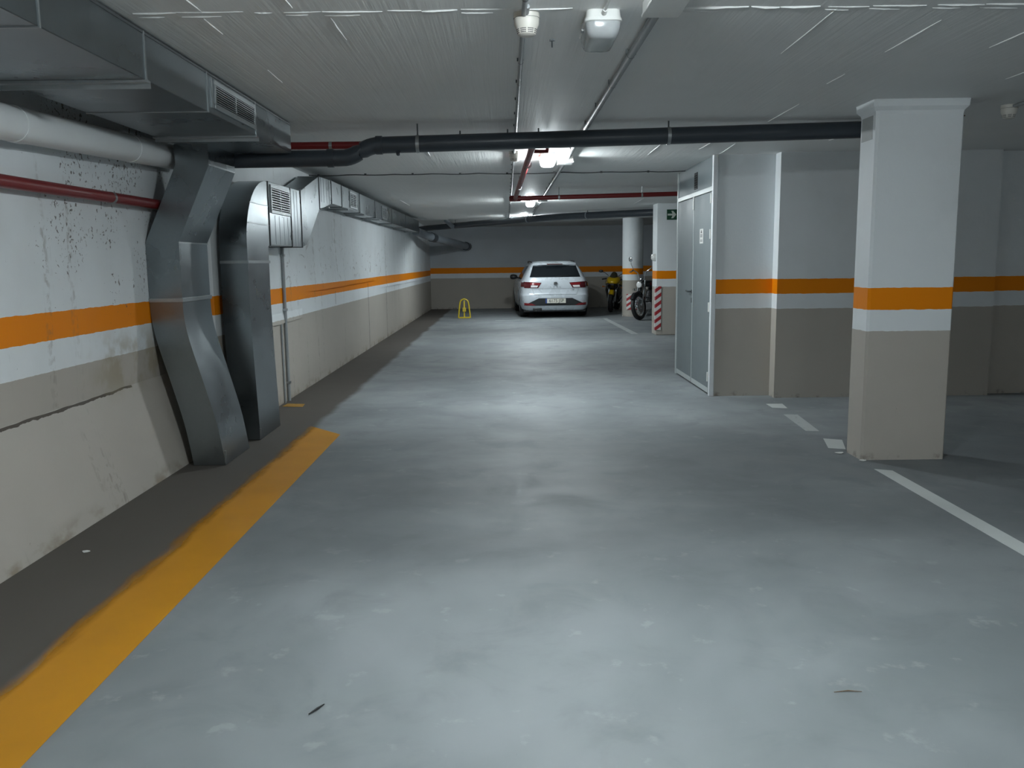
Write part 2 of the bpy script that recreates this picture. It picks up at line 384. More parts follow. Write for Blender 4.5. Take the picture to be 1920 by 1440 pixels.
# pillars
def pring(z, e):
    x0, x1, y0, y1 = 2.553-e, 3.155+e, 6.04-e, 6.30+e; c = .018
    return [(x0+c, y0, z), (x1-c*.5, y0, z), (x1, y0+c*.5, z), (x1, y1, z), (x0, y1, z), (x0, y0+c, z)]
pl = struct(MB().rings([pring(0, 0), pring(2.43, 0), pring(2.452, .004), pring(2.478, .026), pring(CEIL, .03)]), 'pillar', M['pillar'],
            'large square concrete pillar with orange band beside the white line', smooth=False)
pl['category'] = 'pillar'
MB().box(2.5505, 2.556, 6.10, 6.28, 2.27, 2.43).build('filler_patch', M['patch'], pl, smooth=False)
p2 = struct(MB().box(2.885, 3.325, 16.6, 17.05, 0, CEIL), 'pillar', M['pillar'], 'white square pillar carrying the green arrow sign', smooth=False, bev=.015); p2['category'] = 'pillar'
n = 40
p3 = struct(MB().lathe([(0, 0), (.268, 0), (.268, CEIL), (0, CEIL)], (3.28, 22.4, 0), n=n), 'pillar', M['pillar'], 'round white column between the two motorcycles'); p3['category'] = 'column'

# steel double door in the side of the store
d1 = bpy.data.objects.new('door_1', None); COL.objects.link(d1); d1.location = (2.18, 10.0, 0); ROOT['door_1'] = Vector(d1.location)
tag(d1, 'tall grey steel double door with ventilated top panel', 'door', kind='structure')
MB().box(2.156, 2.2, 10.885, 10.945, 0, CEIL).box(2.158, 2.2, 9.085, 9.125, 0, CEIL).box(2.158, 2.2, 9.12, 10.89, 2.165, 2.215).build('frame', M['door_frame'], d1, bev=.004)
tp = MB().box(2.166, 2.2, 9.125, 10.885, 2.215, CEIL).build('transom_panel', M['door'], d1, smooth=False)
MB().box(2.162, 2.167, 9.84, 10.0, 2.245, 2.43).build('air_slot', M['void'], tp, smooth=False)
for i in range(7): MB().box(2.158, 2.168, 9.84, 10.0, 2.25+i*.026, 2.256+i*.026).build('slat', M['galv_dark'], tp, smooth=False)
for y0, y1 in ((9.13, 9.995), (10.005, 10.88)):
    lf = MB().box(2.164, 2.2, y0, y1, .02, 2.16).build('door_leaf', M['door'], d1, bev=.004)
    MB().box(2.161, 2.166, y0+.02, y1-.02, .02, .075).build('kick_strip', M['door_frame'], lf, smooth=False)
    if y0 > 10:
        MB().box(2.156, 2.166, 10.015, 10.055, .955, 1.01).build('lock_plate', M['galv_dark'], lf, bev=.003)
        MB().tube([(2.164, 10.035, 1.085), (2.12, 10.035, 1.085), (2.115, 10.045, 1.085), (2.115, 10.13, 1.09)], .010, 8).tube([(2.166, 10.035, 1.085), (2.157, 10.035, 1.085)], .022, 12).build('lever_handle', M['galv_dark'], lf)
    else:
        MB().box(2.152, 2.166, 9.985, 10.012, 2.02, 2.17).build('flush_bolt', M['plastic_white'], lf, bev=.004)
        MB().box(2.1605, 2.165, 9.985, 10.005, .02, 2.12).build('cover_strip', M['door_frame'], lf, smooth=False)
for z in (2.09, 1.72, .95, .2):
    MB().tube([(2.154, 9.128, z-.05), (2.154, 9.128, z+.05)], .011, 8).build('hinge', M['plastic_white'], d1)
sg = tag(MB().box(2.1605, 2.1640, 9.50, 9.66, 1.63, 1.79).build('door_sign', M['paper'], None, smooth=False), 'small white notice stuck on the steel double door', 'sign')
MB().prism([(9.55, 1.745), (9.61, 1.745), (9.58, 1.78)], lambda u, v, w: (w, u, v), 2.1590, 2.1605).build('symbol', M['ink'], sg, smooth=False)
for z in (1.725, 1.712, 1.70, 1.665, 1.652):
    MB().box(2.1595, 2.1605, 9.53, 9.63, z, z+.006).build('print_line', M['ink'], sg, smooth=False)

# ================================================================== FLOOR MARKINGS (paint)
def flat(name, poly, mat, label, cat='floor marking', group=None, z=.002):
    o = MB().prism(poly, lambda u, v, w: (u, v, w), .0004, z).build(name, mat, None, smooth=False); return tag(o, label, cat, group)
flat('floor_stripe', [(-1.83, -3), (-1.45, -3), (-1.452, 7.22), (-1.795, 7.62), (-1.83, 7.5)], M['yellow_paint'], 'wide yellow painted stripe on the floor along the ducts')
flat('floor_mark', [(-2.34, 8.72), (-2.12, 8.68), (-2.14, 8.86), (-2.33, 8.90)], M['yellow_paint2'], 'small worn yellow paint mark on floor near the wall')
flat('bay_line', [(2.49, 1.0), (2.595, 1.0), (2.64, 5.72), (2.535, 5.77)], M['white_paint'], 'long white bay line in front of the square pillar')
flat('bay_line_dash', [(2.60, 8.28), (2.735, 8.23), (2.77, 8.5), (2.605, 8.5)], M['white_paint'], 'short white line dash nearest the store wall')
flat('bay_line_dash', [(2.53, 7.12), (2.637, 7.10), (2.715, 7.88), (2.59, 7.9)], M['white_paint2'], 'longer worn white line dash between two shorter dashes')
flat('bay_line_dash', [(2.47, 6.45), (2.585, 6.40), (2.69, 6.74), (2.56, 6.80)], M['white_paint'], 'short white line dash just behind the square pillar base')
flat('bay_line', [(-.30, 21.28), (2.40, 21.42), (2.40, 21.55), (-.30, 21.40)], M['white_paint2'], 'white bay line on the floor behind the parked car')
flat('bay_line', [(2.40, 21.6), (2.52, 21.6), (2.60, 16.9), (2.46, 16.9)], M['white_paint2'], 'white bay line running beside the motorcycle bay')

# ================================================================== VENTILATION DUCTS
def flange(mb, x0, x1, y, z0, z1, t=.008, w=.012):
    return mb.box(x0-t, x1+t, y-w, y+w, z0-t, z0).box(x0-t, x1+t, y-w, y+w, z1, z1+t*.4).box(x1, x1+t, y-w, y+w, z0, z1).box(x0-t, x0, y-w, y+w, z0, z1)
def grille(parent, xf, y0, y1, z0, z1, rows, label=None):
    f = .028; d = .014
    g = MB().box(xf, xf+d, y0, y1, z1-f, z1).box(xf, xf+d, y0, y1, z0, z0+f).box(xf, xf+d, y0, y0+f, z0+f, z1-f).box(xf, xf+d, y1-f, y1, z0+f, z1-f) \
        .box(xf, xf+d*.8, (y0+y1)/2-.009, (y0+y1)/2+.009, z0+f, z1-f).build('vent_grille', M['galv_edge'], parent, bev=.002)
    if label: g['label'] = label
    MB().box(xf+.0008, xf+.002, y0+f, y1-f, z0+f, z1-f).build('grille_opening', M['void'], g, smooth=False)
    h = (z1-z0-2*f)/rows; ym = (y0+y1)/2
    for a, b in ((y0+f, ym-.009), (ym+.009, y1-f)):
        base = None
        for i in range(rows):
            z = z0+f+h*(i+.5)
            if base is None:
                base = MB().prism([(xf+.002, z-h*.30), (xf+.0125, z-h*.05), (xf+.0125, z+h*.28), (xf+.002, z-h*.02)], lambda u, v, w: (u, w, v), a, b).build('slat', M['galv_edge'], g, smooth=False); z00 = z
            else:
                c = base.copy(); COL.objects.link(c); c.location.z = z-z00
# near duct under the ceiling
X0, X1, Z0, Z1 = -2.30, -1.635, 2.297, 2.512
DA = thing('ventilation_duct', 'near galvanised ceiling duct with grille and bent riser to the floor', 'duct', (-2.0, 5.0, 0))
ys = [-3.5, .4, 3.16, 4.06, 4.88, 5.79, 6.72]
for a, b in zip(ys, ys[1:]): MB().box(X0, X1, a+.001, b-.001, Z0, Z1).build('duct_section', M['galv'], DA, smooth=False, bev=.004)
for y in ys[1:-1]: flange(MB(), X0, X1, y, Z0, Z1, .005, .006).build('seam_flange', M['galv_edge'], DA, smooth=False)
for y in (4.06, 5.79):
    MB().box(X0-.005, X1+.012, y-.022, y+.022, Z0-.012, Z0-.001).box(X0-.005, X1+.012, y+.018, y+.022, Z0-.034, Z0-.012).build('support_bar', M['galv_edge'], DA, smooth=False)
MB().box(X1, X1+.004, -3.5, 6.72, Z1-.012, Z1).build('edge_strip', M['galv_dark'], DA, smooth=False)
MB().box(X1, X1+.010, 4.93, 4.945, Z0+.03, Z1-.02).build('cleat', M['galv_edge'], DA, smooth=False)
grille(DA, X1, 4.97, 5.76, 2.328, 2.486, 8, 'wide steel grille on the duct side')
def riser(part, pts, yf, yb, w, parent, n=1):
    """pts: (z, x of right face); smooth interpolation when n > 1"""
    R = []
    for i in range(len(pts)-1):
        for k in range(n):
            t = k/n; 
            if n > 1 and 0 < i < len(pts)-2:
                pass
            z = pts[i][0]+(pts[i+1][0]-pts[i][0])*t
            x = hermite(pts, z) if n > 1 else pts[i][1]+(pts[i+1][1]-pts[i][1])*t
            R.append((z, x))
    R.append(pts[-1])
    return MB().rings([[(x-w, yf, z), (x, yf, z), (x, yb, z), (x-w, yb, z)] for z, x in R]).build(part, M['galv'], parent, angle=25)
def hermite(pts, z):
    P = sorted(pts); 
    for i in range(len(P)-1):
        if P[i][0] <= z <= P[i+1][0]:
            z0, x0 = P[i]; z1, x1 = P[i+1]; h = z1-z0; t = (z-z0)/h
            def sl(j):
                if j == 0: return (P[1][1]-P[0][1])/(P[1][0]-P[0][0])
                if j == len(P)-1: return 0.0
                return (P[j+1][1]-P[j-1][1])/(P[j+1][0]-P[j-1][0])
            m0, m1 = sl(i)*h, sl(i+1)*h
            return (2*t**3-3*t*t+1)*x0+(t**3-2*t*t+t)*m0+(-2*t**3+3*t*t)*x1+(t**3-t*t)*m1
    return P[-1][1]
RW = .235; YA, YZ = 6.14, 6.72
riser('riser_section', [(Z0, -2.075), (2.155, -2.075)], YA, YZ, RW, DA)
riser('riser_offset', [(2.155, -2.075), (1.62, -2.322)], YA, YZ, RW, DA)
riser('riser_section', [(1.62, -2.322), (1.215, -2.322)], YA, YZ, RW, DA)
riser('riser_foot', [(1.215, -2.322), (1.07, -2.316), (.92, -2.29), (.6, -2.205), (.3, -2.13), (0.003, -2.082)], YA, YZ, RW, DA, 6)
MB().box(-2.322-RW-.0, -2.312, YA-.012, YZ+.012, 1.198, 1.228).build('collar', M['galv_edge'], DA, smooth=False, bev=.003)
for xx, zz in ((-2.075, 2.155), (-2.322, 1.62)): MB().box(xx-.004, xx+.004, YA-.003, YZ+.003, zz-.005, zz+.005).build('fold_seam', M['galv_edge'], DA, smooth=False)
MB().tube([(-2.085, YA-.004, .02), (-2.078, YA-.006, .11)], [.004, .010], 6).build('bent_corner', M['galv_edge'], DA)

# second duct: riser, elbow, then along the wall under the ceiling
DB = thing('ventilation_duct', 'long wall duct with curved elbow riser running to the far corner', 'duct', (-2.2, 8.0, 0))
BX0, BX1 = -2.335, -2.11
riser('riser_foot', [(1.48, BX1), (1.1, BX1-.002), (.7, BX1+.006), (.3, BX1+.018), (.003, BX1+.026)], 7.04, 7.67, .225, DB, 5)
riser('riser_section', [(1.62, BX1), (1.48, BX1)], 7.04, 7.67, .225, DB)
MB().box(BX0, BX1+.008, 7.028, 7.682, 1.468, 1.492).build('collar', M['galv_edge'], DB, smooth=False)
MB().tube([(-2.087, 7.036, .01), (-2.08, 7.034, .10)], [.004, .010], 6).build('bent_corner', M['galv_edge'], DB)
poly = [(7.04, 1.62)] + [(7.74-.70*math.cos(a), 1.62+.565*math.sin(a)) for a in [math.pi/2*i/12 for i in range(1, 12)]] + [(7.74, 2.185), (7.74, 1.632), (7.68, 1.62)]
el = MB().prism(poly, lambda u, v, w: (w, u, v), BX0, BX1).build('elbow', M['galv'], DB, angle=30)
for z in (1.80, 1.97): MB().box(BX1, BX1+.003, 7.10 if z < 1.9 else 7.17, 7.735, z-.004, z+.004).build('fold_seam', M['galv_edge'], el, smooth=False)
def along(part, secs, x0=BX0, x1=BX1):
    return MB().rings([[(x0, y, a), (x1, y, a), (x1, y, b), (x0, y, b)] for y, a, b in secs]).build(part, M['galv'], DB, smooth=False, bev=.003)
along('duct_section', [(7.742, 1.628, 2.185), (8.53, 1.63, 2.195)]); along('duct_section', [(8.532, 1.63, 2.195), (8.95, 1.632, 2.20)])
along('offset_section', [(8.952, 1.632, 2.20), (9.17, 1.66, 2.255), (9.86, 2.075, 2.43)]); along('taper_section', [(9.864, 2.075, 2.43), (10.1, 2.10, 2.44), (10.55, 2.175, 2.45)])
yb = [10.55, 11.2, 12.55, 14.0, 16.0, 18.2, 21.0]
for a, b in zip(yb, yb[1:]): along('duct_section', [(a+.002, 2.178, 2.452), (b-.002, 2.178, 2.452)])
for y, a, b in ((7.74, 1.63, 2.185), (8.53, 1.63, 2.195), (8.95, 1.632, 2.20), (9.862, 2.075, 2.43)) + tuple((y, 2.178, 2.452) for y in yb[:-1]):
    flange(MB(), BX0, BX1, y, a, b, .007, .009).build('seam_flange', M['galv_dark'], DB, smooth=False)
for y in (10.35, 11.6, 12.9, 14.4, 16.2, 18.2, 20.2):
    zz = 2.13 if y < 10.5 else 2.178
    MB().box(-2.378, BX1+.01, y-.02, y+.02, zz-.022, zz-.004).build('wall_bracket', M['galv_edge'], DB, smooth=False)
# ribs rolled into the sheet
for y in (7.95, 8.1, 8.26, 8.40, 8.68, 8.8): MB().box(BX1, BX1+.0025, y-.010, y+.010, 1.64, 1.90 if y < 8.5 else 2.18).build('rolled_rib', M['galv'], DB, smooth=False)
for y in (9.98, 10.12, 10.28, 10.42): MB().box(BX1, BX1+.0025, y-.010, y+.010, 2.16, 2.43).build('rolled_rib', M['galv'], DB, smooth=False)
grille(DB, BX1, 7.80, 8.48, 1.915, 2.165, 9, 'square steel grille beside the elbow')
grille(DB, BX1, 11.75, 12.25, 2.20, 2.42, 7); grille(DB, BX1, 14.75, 15.35, 2.20, 2.42, 7)

# ================================================================== PIPES
def pipe(name, path, r, mat, label, n=16, cat='pipe'):
    L = path[len(path)//2]; t = thing(name, label, cat, (L[0], L[1], L[2]))
    MB().tube(path, r, n).build('pipe_run', mat, t); return t
def bend(p, q, s, r, n=6):
    """rounded corner at q between directions p->q and q->s"""
    p, q, s = Vector(p), Vector(q), Vector(s); a = q+(p-q).normalized()*r; b = q+(s-q).normalized()*r
    return [tuple((1-t)**2*a+2*t*(1-t)*q+t*t*b) for t in [i/n for i in range(n+1)]]
wp = pipe('waste_pipe', [(-2.44, -2, 1.90), (-2.44, 4.15, 2.155), (-2.44, 6.74, 2.257)], .088, M['pvc_white'], 'fat white plastic waste pipe under the near duct', 24)
for y in (4.42, 5.75): z = 2.155+(y-4.15)*.0395; MB().tube([(-2.44, y-.05, z-.002), (-2.44, y+.05, z+.002)], .0915, 24).build('coupling', M['pvc_white'], wp)
MB().box(-2.56, -2.44, 4.17, 4.19, 2.055, 2.075).tube([(-2.43, 4.165, 2.062), (-2.43, 4.195, 2.062)], .02, 8).build('bracket', M['steel'], wp)
rp = pipe('fire_pipe', [(-2.485, -2, 1.86), (-2.485, 4.2, 1.882), (-2.485, 6.86, 1.894)], .034, M['red_pipe'], 'red fire pipe clipped along the flaking wall')
for y in (3.2, 5.5): MB().box(-2.562, -2.485, y-.01, y+.01, 1.875, 1.895).tube([(-2.485, y-.012, 1.885), (-2.485, y+.012, 1.886)], .038, 16).build('pipe_clip', M['steel'], rp)
red = [(-2.379, 7.1, 2.402), (.13, 7.1, 2.402)] + bend((-1, 7.1, 2.402), (.23, 7.1, 2.402), (.22, 8, 2.398), .1)[1:] + [(.135, 12.78, 2.372)]
r2 = pipe('fire_pipe', red, .030, M['red_pipe'], 'red fire pipe crossing behind the dark drain then down the lane')
MB().tube([(.05, 12.8, 2.370), (5.2, 12.8, 2.46)], .034).build('branch_run', M['red_pipe'], r2)
MB().tube([(.135, 12.70, 2.371), (.135, 12.86, 2.371)], .042).tube([(.06, 12.8, 2.371), (.22, 12.8, 2.373)], .044).build('tee_joint', M['red_pipe'], r2)
MB().tube([(.20, 7.6, 2.398), (.36, 7.6, 2.40), (.37, 7.6, 2.50)], .020, 10).build('stub', M['red_pipe'], r2)
for p in ((.225, 8.6, 2.394), (.17, 11.0, 2.382)): MB().tube([p, (p[0], p[1], CEIL)], .005, 6).tube([(p[0], p[1]-.012, p[2]), (p[0], p[1]+.012, p[2])], .034, 16).build('hanger', M['steel'], r2)
for x in (.78, 2.0): MB().tube([(x, 12.8, 2.4), (x, 12.8, CEIL)], .006, 6).tube([(x-.012, 12.8, 2.37+.0175*x), (x+.012, 12.8, 2.37+.0175*x)], .039, 16).build('hanger', M['steel'], r2)
MB().tube([(-1.42, 7.1, 2.40), (-1.395, 7.1, 2.40)], .034, 16).build('clamp', M['steel'], r2)

# dark drain crossing the lane
def dz(x): return 2.372+(x+.68)*.0205
dr = [(-2.379, 6.845, 2.266), (-1.30, 6.845, 2.272)] + bend((-2, 6.845, 2.272), (-1.19, 6.845, 2.272), (-1.08, 6.845, dz(-1.0)), .085)[1:]
dr += bend((-1.19, 6.845, 2.272), (-1.06, 6.845, dz(-1.06)), (0, 6.845, dz(0)), .085) + [(.9, 6.845, dz(.9)), (3.02, 6.845, dz(3.0))]
dr += bend((2, 6.845, dz(3)), (3.20, 6.845, 2.45), (3.30, 6.845, 2.60), .13)[1:]
dp = pipe('drain_pipe', dr, .064, M['pvc_dark'], 'dark grey drain pipe with offset bend crossing the lane', 24)
for x in (-.98, -1.36): z = dz(x) if x > -1.1 else 2.272; MB().tube([(x-.025, 6.845, z), (x+.025, 6.845, z)], .071, 24).build('socket', M['pvc_dark'], dp)
for x in (-.68, 1.272):
    h = MB().tube([(x, 6.845, dz(x)+.06), (x, 6.845, CEIL)], .006, 8).build('hanger_rod', M['galv_dark'], dp)
    MB().tube([(x-.013, 6.845, dz(x)), (x+.013, 6.845, dz(x))], .068, 24).build('hanger_strap', M['steel'], dp)
for x in (.02, .26, -.35): MB().tube([(x, 6.845, dz(x)+.05), (x, 6.845, dz(x)+.09)], .006, 6).build('bolt', M['galv_dark'], dp)
MB().tube([(-.83, 6.80, dz(-.83)-.06), (-.83, 6.82, dz(-.83)-.075)], .018, 8).build('plug', M['pvc_dark'], dp)
# broken-out concrete where the drain goes up through the slab
tag(MB().lathe([(.0, -.008), (.09, -.022), (.17, -.008), (.21, .004)], (3.36, 6.84, CEIL), n=14).build('broken_concrete', M['concrete_broken'], None, smooth=False), 'ragged brown hole in the ceiling beside the pillar top', 'hole')

# far drain, hung slantwise under the slab
fp = [(-2.379, 23.5, 2.345), (-2.13, 23.2, 2.36), (.15, 20.2, 2.40), (1.29, 18.95, 2.412), (3.6, 17.6, 2.43)]
fdp = pipe('drain_pipe', fp, .072, M['pvc_dark'], 'slanting dark drain pipe under the far ceiling', 20)
for a in ((-1.3, 22.12, 2.375), (.5, 19.8, 2.404), (1.75, 18.68, 2.416)):
    MB().tube([(a[0], a[1], a[2]), (a[0], a[1], CEIL)], .008, 6).build('hanger_rod', M['galv_dark'], fdp)
    MB().tube([(a[0]-.01, a[1]+.012, a[2]), (a[0]+.01, a[1]-.012, a[2])], .078, 20).build('hanger_strap', M['pvc_mid'], fdp)
MB().tube([(-1.55, 22.2, 2.52), (-1.35, 22.0, 2.34)], .055, 12).build('branch', M['pvc_mid'], fdp)

# grey outlet pipe from the far end of the long duct
op = [(-2.19, 21.006, 2.21), (-2.16, 21.4, 2.19), (-2.04, 22.0, 2.14), (-1.86, 22.8, 2.08), (-1.50, 24.8, 2.0), (-1.2, 26.84, 1.925)]
ov = pipe('outlet_pipe', op, .105, M['pvc_mid'], 'grey plastic outlet pipe bending from the long duct to far wall', 20)
MB().tube([(-2.2, 21.01, 2.215), (-2.17, 21.3, 2.195)], .10, 20).build('collar', M['galv_dark'], ov)
MB().tube([(-1.95, 22.4, 2.108), (-1.89, 22.7, 2.088)], .118, 20).tube([(-1.255, 26.5, 1.938), (-1.205, 26.82, 1.926)], .13, 20).build('socket_ring', M['pvc_dark'], ov)

# upright conduit on the left wall
vc = thing('conduit', 'upright grey conduit pair on the left wall beside duct', 'conduit', (-2.36, 9.1, 0))
MB().tube([(-2.36, 9.1, .0), (-2.36, 9.1, 1.66)], .017, 10).build('pipe_run', M['pvc_grey'], vc)
MB().tube([(-2.368, 8.96, .0), (-2.368, 8.95, .84)], .010, 8).build('thin_pipe', M['pvc_grey'], vc)
for z in (.2, .98, 1.55): MB().box(-2.381, -2.338, 9.075, 9.125, z-.012, z+.012).build('clip', M['steel'], vc, smooth=False)

# conduits along the ceiling
def conduit(x, y0, y1, r, label, step, x2=None):
    x2 = x if x2 is None else x2
    t = thing('conduit', label, 'conduit', (x, y0, CEIL))
    MB().tube([(x, y0, CEIL-r-.004), (x2, y1, CEIL-r-.004)], r, 10).build('pipe_run', M['pvc_grey'], t)
    y = y0+step*.4
    while y < y1:
        xx = x+(x2-x)*(y-y0)/(y1-y0)
        MB().lathe([(r+.004, -.006), (r+.004, .006)], (xx, y, CEIL-r-.004), (0, 1, 0), 12).box(xx-r-.008, xx-r-.001, y-.006, y+.006, CEIL-r-.004, CEIL).build('clip', M['galv_dark'], t)
        y += step
conduit(.092, -1.0, 21.5, .012, 'thin grey conduit linking the smoke detectors', .55, .075)
conduit(.668, -1.0, 20.5, .020, 'thicker grey conduit running past the ceiling lamps', .75, .60)
conduit(3.62, 2.0, 6.25, .012, 'thin grey conduit beyond the square pillar', .8)
cb = thing('ceiling_cable', 'black cable clipped straight across the ceiling', 'cable', (0, 10.55, CEIL))
pts = [(-2.37+4.55*i/40, 10.55+.02*math.sin(i*.9)+(.06*math.exp(-((i-22)/3.)**2)), CEIL-.010-.008*abs(math.sin(i*.7))) for i in range(41)]
MB().tube(pts, .006, 6).build('cable_run', M['cable'], cb)
for i in range(1, 41, 5): MB().box(pts[i][0]-.012, pts[i][0]+.012, pts[i][1]-.01, pts[i][1]+.01, CEIL-.022, CEIL).build('clip', M['cable'], cb, smooth=False)

# ================================================================== LAMPS, DETECTORS, BOXES
def rrect(cx, cy, hx, hy, r, n=5):
    P = []
    for sx, sy, a0 in ((1, 1, 0), (-1, 1, math.pi/2), (-1, -1, math.pi), (1, -1, 3*math.pi/2)):
        for i in range(n+1):
            a = a0+math.pi/2*i/n; P.append((cx+sx*(hx-r)+r*math.cos(a), cy+sy*(hy-r)+r*math.sin(a)))
    return P
def bulkhead(x, y, lit, label, group='bulkhead lamps along the ceiling'):
    t = thing('bulkhead_lamp', label, 'lamp', (x, y, CEIL), group=group)
    hx, hy = .078, .165
    def rg(k, z, r): return [(a, b, CEIL-z) for a, b in rrect(x, y, hx*k, hy*(1-(1-k)*hx/hy), r)]
    MB().rings([rg(.93, 0, .03), rg(.98, .035, .03)]).build('housing', M['plastic_white'], t)
    MB().rings([rg(1.02, .033, .035), rg(1.04, .038, .035), rg(1.04, .046, .035), rg(1.0, .048, .035)]).build('rim', M['plastic_white'], t)
    MB().rings([rg(.97, .046, .035), rg(.95, .07, .035), rg(.88, .092, .035), rg(.74, .108, .03), rg(.45, .114, .02)]).build('lens', M['lens_on' if lit else 'lens_off'], t, angle=60)
    if not lit:
        MB().tube([(x-.02, y-.12, CEIL-.065), (x-.02, y+.12, CEIL-.065)], .012, 8).tube([(x+.025, y-.12, CEIL-.065), (x+.025, y+.12, CEIL-.065)], .012, 8).build('tube', M['plastic_white'], t)
    MB().tube([(x, y-hy*.97, CEIL-.018), (x, y-hy-.05, CEIL-.018)], [.012, .010], 10).tube([(x, y-hy-.05, CEIL-.018), (x, y-hy-.25, CEIL-.014)], .007, 8).build('cable_gland', M['plastic_white'], t)
    for s in (-1, 1): MB().box(x+s*hx*1.0-.005, x+s*hx*1.0+.005, y-.02, y+.02, CEIL-.055, CEIL-.025).build('clip', M['steel'], t, smooth=False)
    return t
labs = ['unlit bulkhead lamp on the ceiling beside the nearest smoke detector', 'lit bulkhead lamp just behind the dark crossing drain', 'lit bulkhead lamp under the red pipe tee', 'lit bulkhead lamp farthest away in front of slanting drain']
for (x, y, lit), l in zip(LANE_LAMPS, labs): bulkhead(x, y, lit, l)
for (x, y), l in zip(OTHER_LAMPS, ('lit bulkhead lamp above the camera', 'added fill lamp behind the camera', 'added fill lamp over the side parking bays')): bulkhead(x, y, True, l)

def detector(x, y, label):
    t = thing('smoke_detector', label, 'smoke detector', (x, y, CEIL), group='smoke detectors on the ceiling')
    MB().lathe([(0, 0), (.056, 0), (.057, -.022), (.054, -.030)], (x, y, CEIL)).build('base', M['plastic_ivory'], t)
    hd = MB().lathe([(.0545, -.030), (.0545, -.046), (.046, -.064), (.040, -.088), (.030, -.094), (0, -.095)], (x, y, CEIL)).build('sensor_head', M['plastic_ivory'], t)
    for z in (-.070, -.077, -.084):
        r = .0452-.006*((-z-.064)/.024)
        for a in range(8): MB().lathe([(r+.0006, z-.0016), (r+.0012, z+.0016)], (x, y, CEIL), n=4, a0=a*math.pi/4+.08, a1=(a+1)*math.pi/4-.08).build('slot', M['ink'], hd)
    MB().lathe([(.0565, -.0235), (.058, -.0225), (.0565, -.0215)], (x, y, CEIL)).build('joint', M['galv_dark'], t)
    MB().tube([(x, y-.05, CEIL-.012), (x, y-.16, CEIL-.014)], .010, 8).build('cable_stub', M['pvc_grey'], t)
detector(.100, 3.90, 'ivory smoke detector closest to the camera'); detector(.090, 8.62, 'smoke detector beyond the crossing drain beside lit lamp'); detector(3.62, 6.32, 'ivory smoke detector to the side of the square pillar top')

def jbox(x, y, label, hx=.075, hy=.13, h=.055):
    t = thing('junction_box', label, 'junction box', (x, y, CEIL), group='junction boxes along the conduit')
    MB().box(x-hx, x+hx, y-hy, y+hy, CEIL-h, CEIL).build('body', M['plastic_white'], t, bev=.006)
    MB().box(x-hx-.004, x+hx+.004, y-hy-.004, y+hy+.004, CEIL-h-.008, CEIL-h+.006).build('cover', M['plastic_white'], t, bev=.004)
jbox(.655, 3.62, 'white junction box beside the unlit lamp'); jbox(.625, 9.15, 'white junction box beside the first lit lamp'); jbox(.625, 14.95, 'white junction box by the red pipe tee')
t = thing('ceiling_bolt', 'small steel bolt hanging from the bare ceiling', 'bolt', (.234, 4.34, CEIL))
MB().tube([(.234, 4.34, CEIL), (.234, 4.34, CEIL-.038)], .004, 8).build('shank', M['galv_dark'], t); MB().box(.222, .246, 4.332, 4.348, CEIL-.008, CEIL).build('washer', M['galv_dark'], t, smooth=False)

# ================================================================== SIGNS AND GUARDS ON THE PILLARS
ex = tag(MB().box(3.075, 3.269, 16.590, 16.598, 2.21, 2.404).build('exit_sign', M['green'], None, smooth=False), 'square green sign with white arrow on the far pillar', 'sign')
ar = [(3.089, 2.290), (3.182, 2.290), (3.157, 2.238), (3.195, 2.238), (3.255, 2.307), (3.195, 2.376), (3.157, 2.376), (3.182, 2.324), (3.089, 2.324)]
MB().prism(ar, lambda u, v, w: (u, w, v), 16.5885, 16.590).build('arrow', M['sign_white'], ex, smooth=False)
tag(MB().box(2.872, 2.985, 16.586, 16.599, .10, .945).box(2.872, 2.884, 16.599, 16.68, .10, .945).build('hazard_guard', M['hazard'], None, smooth=False), 'tall red and white striped guard on square pillar edge', 'guard')
tag(MB().lathe([(.269, .18), (.280, .18), (.280, .585), (.269, .585), (.269, .18)], (3.28, 22.4, 0), n=16, a0=math.radians(-132), a1=math.radians(-66)).build('hazard_guard', M['hazard'], None), 'short red and white striped guard on the round column', 'guard')
bl = thing('alarm_sounder', 'round white sounder fixed to side of the far pillar', 'alarm', (2.88, 16.72, 1.5))
MB().lathe([(0, 0), (.07, 0), (.07, -.03)], (2.885, 16.72, 1.5), (1, 0, 0)).build('base', M['plastic_white'], bl)
MB().lathe([(.068, -.03), (.055, -.062), (.03, -.078), (0, -.082)], (2.885, 16.72, 1.5), (1, 0, 0)).build('dome', M['plastic_white'], bl)

# parking lock hoop
pk = thing('parking_lock', 'yellow folding parking lock hoop standing on the floor', 'parking lock', (-1.12, 22.3, 0))
c = -1.12; yk = 22.3
hp = [(c-.155, yk, .012), (c-.118, yk, .36)] + [(c-.112*math.cos(a), yk, .385+.115*math.sin(a)) for a in [math.pi*i/12 for i in range(13)]] + [(c+.118, yk, .36), (c+.155, yk, .012)]
MB().tube(hp, .019, 10).build('hoop', M['yellow_steel'], pk)
MB().box(c-.15, c+.15, yk-.03, yk+.03, .003, .038).build('base_bar', M['yellow_steel'], pk, bev=.004)
MB().box(c-.018, c+.018, yk-.012, yk+.012, .03, .455).build('centre_post', M['yellow_steel'], pk, bev=.003)
MB().box(c-.045, c+.045, yk-.035, yk+.03, .175, .275).build('lock_box', M['yellow_steel'], pk, bev=.006)
MB().tube([(c, yk-.036, .225), (c, yk-.042, .225)], .014, 10).build('key_cylinder', M['steel'], pk)

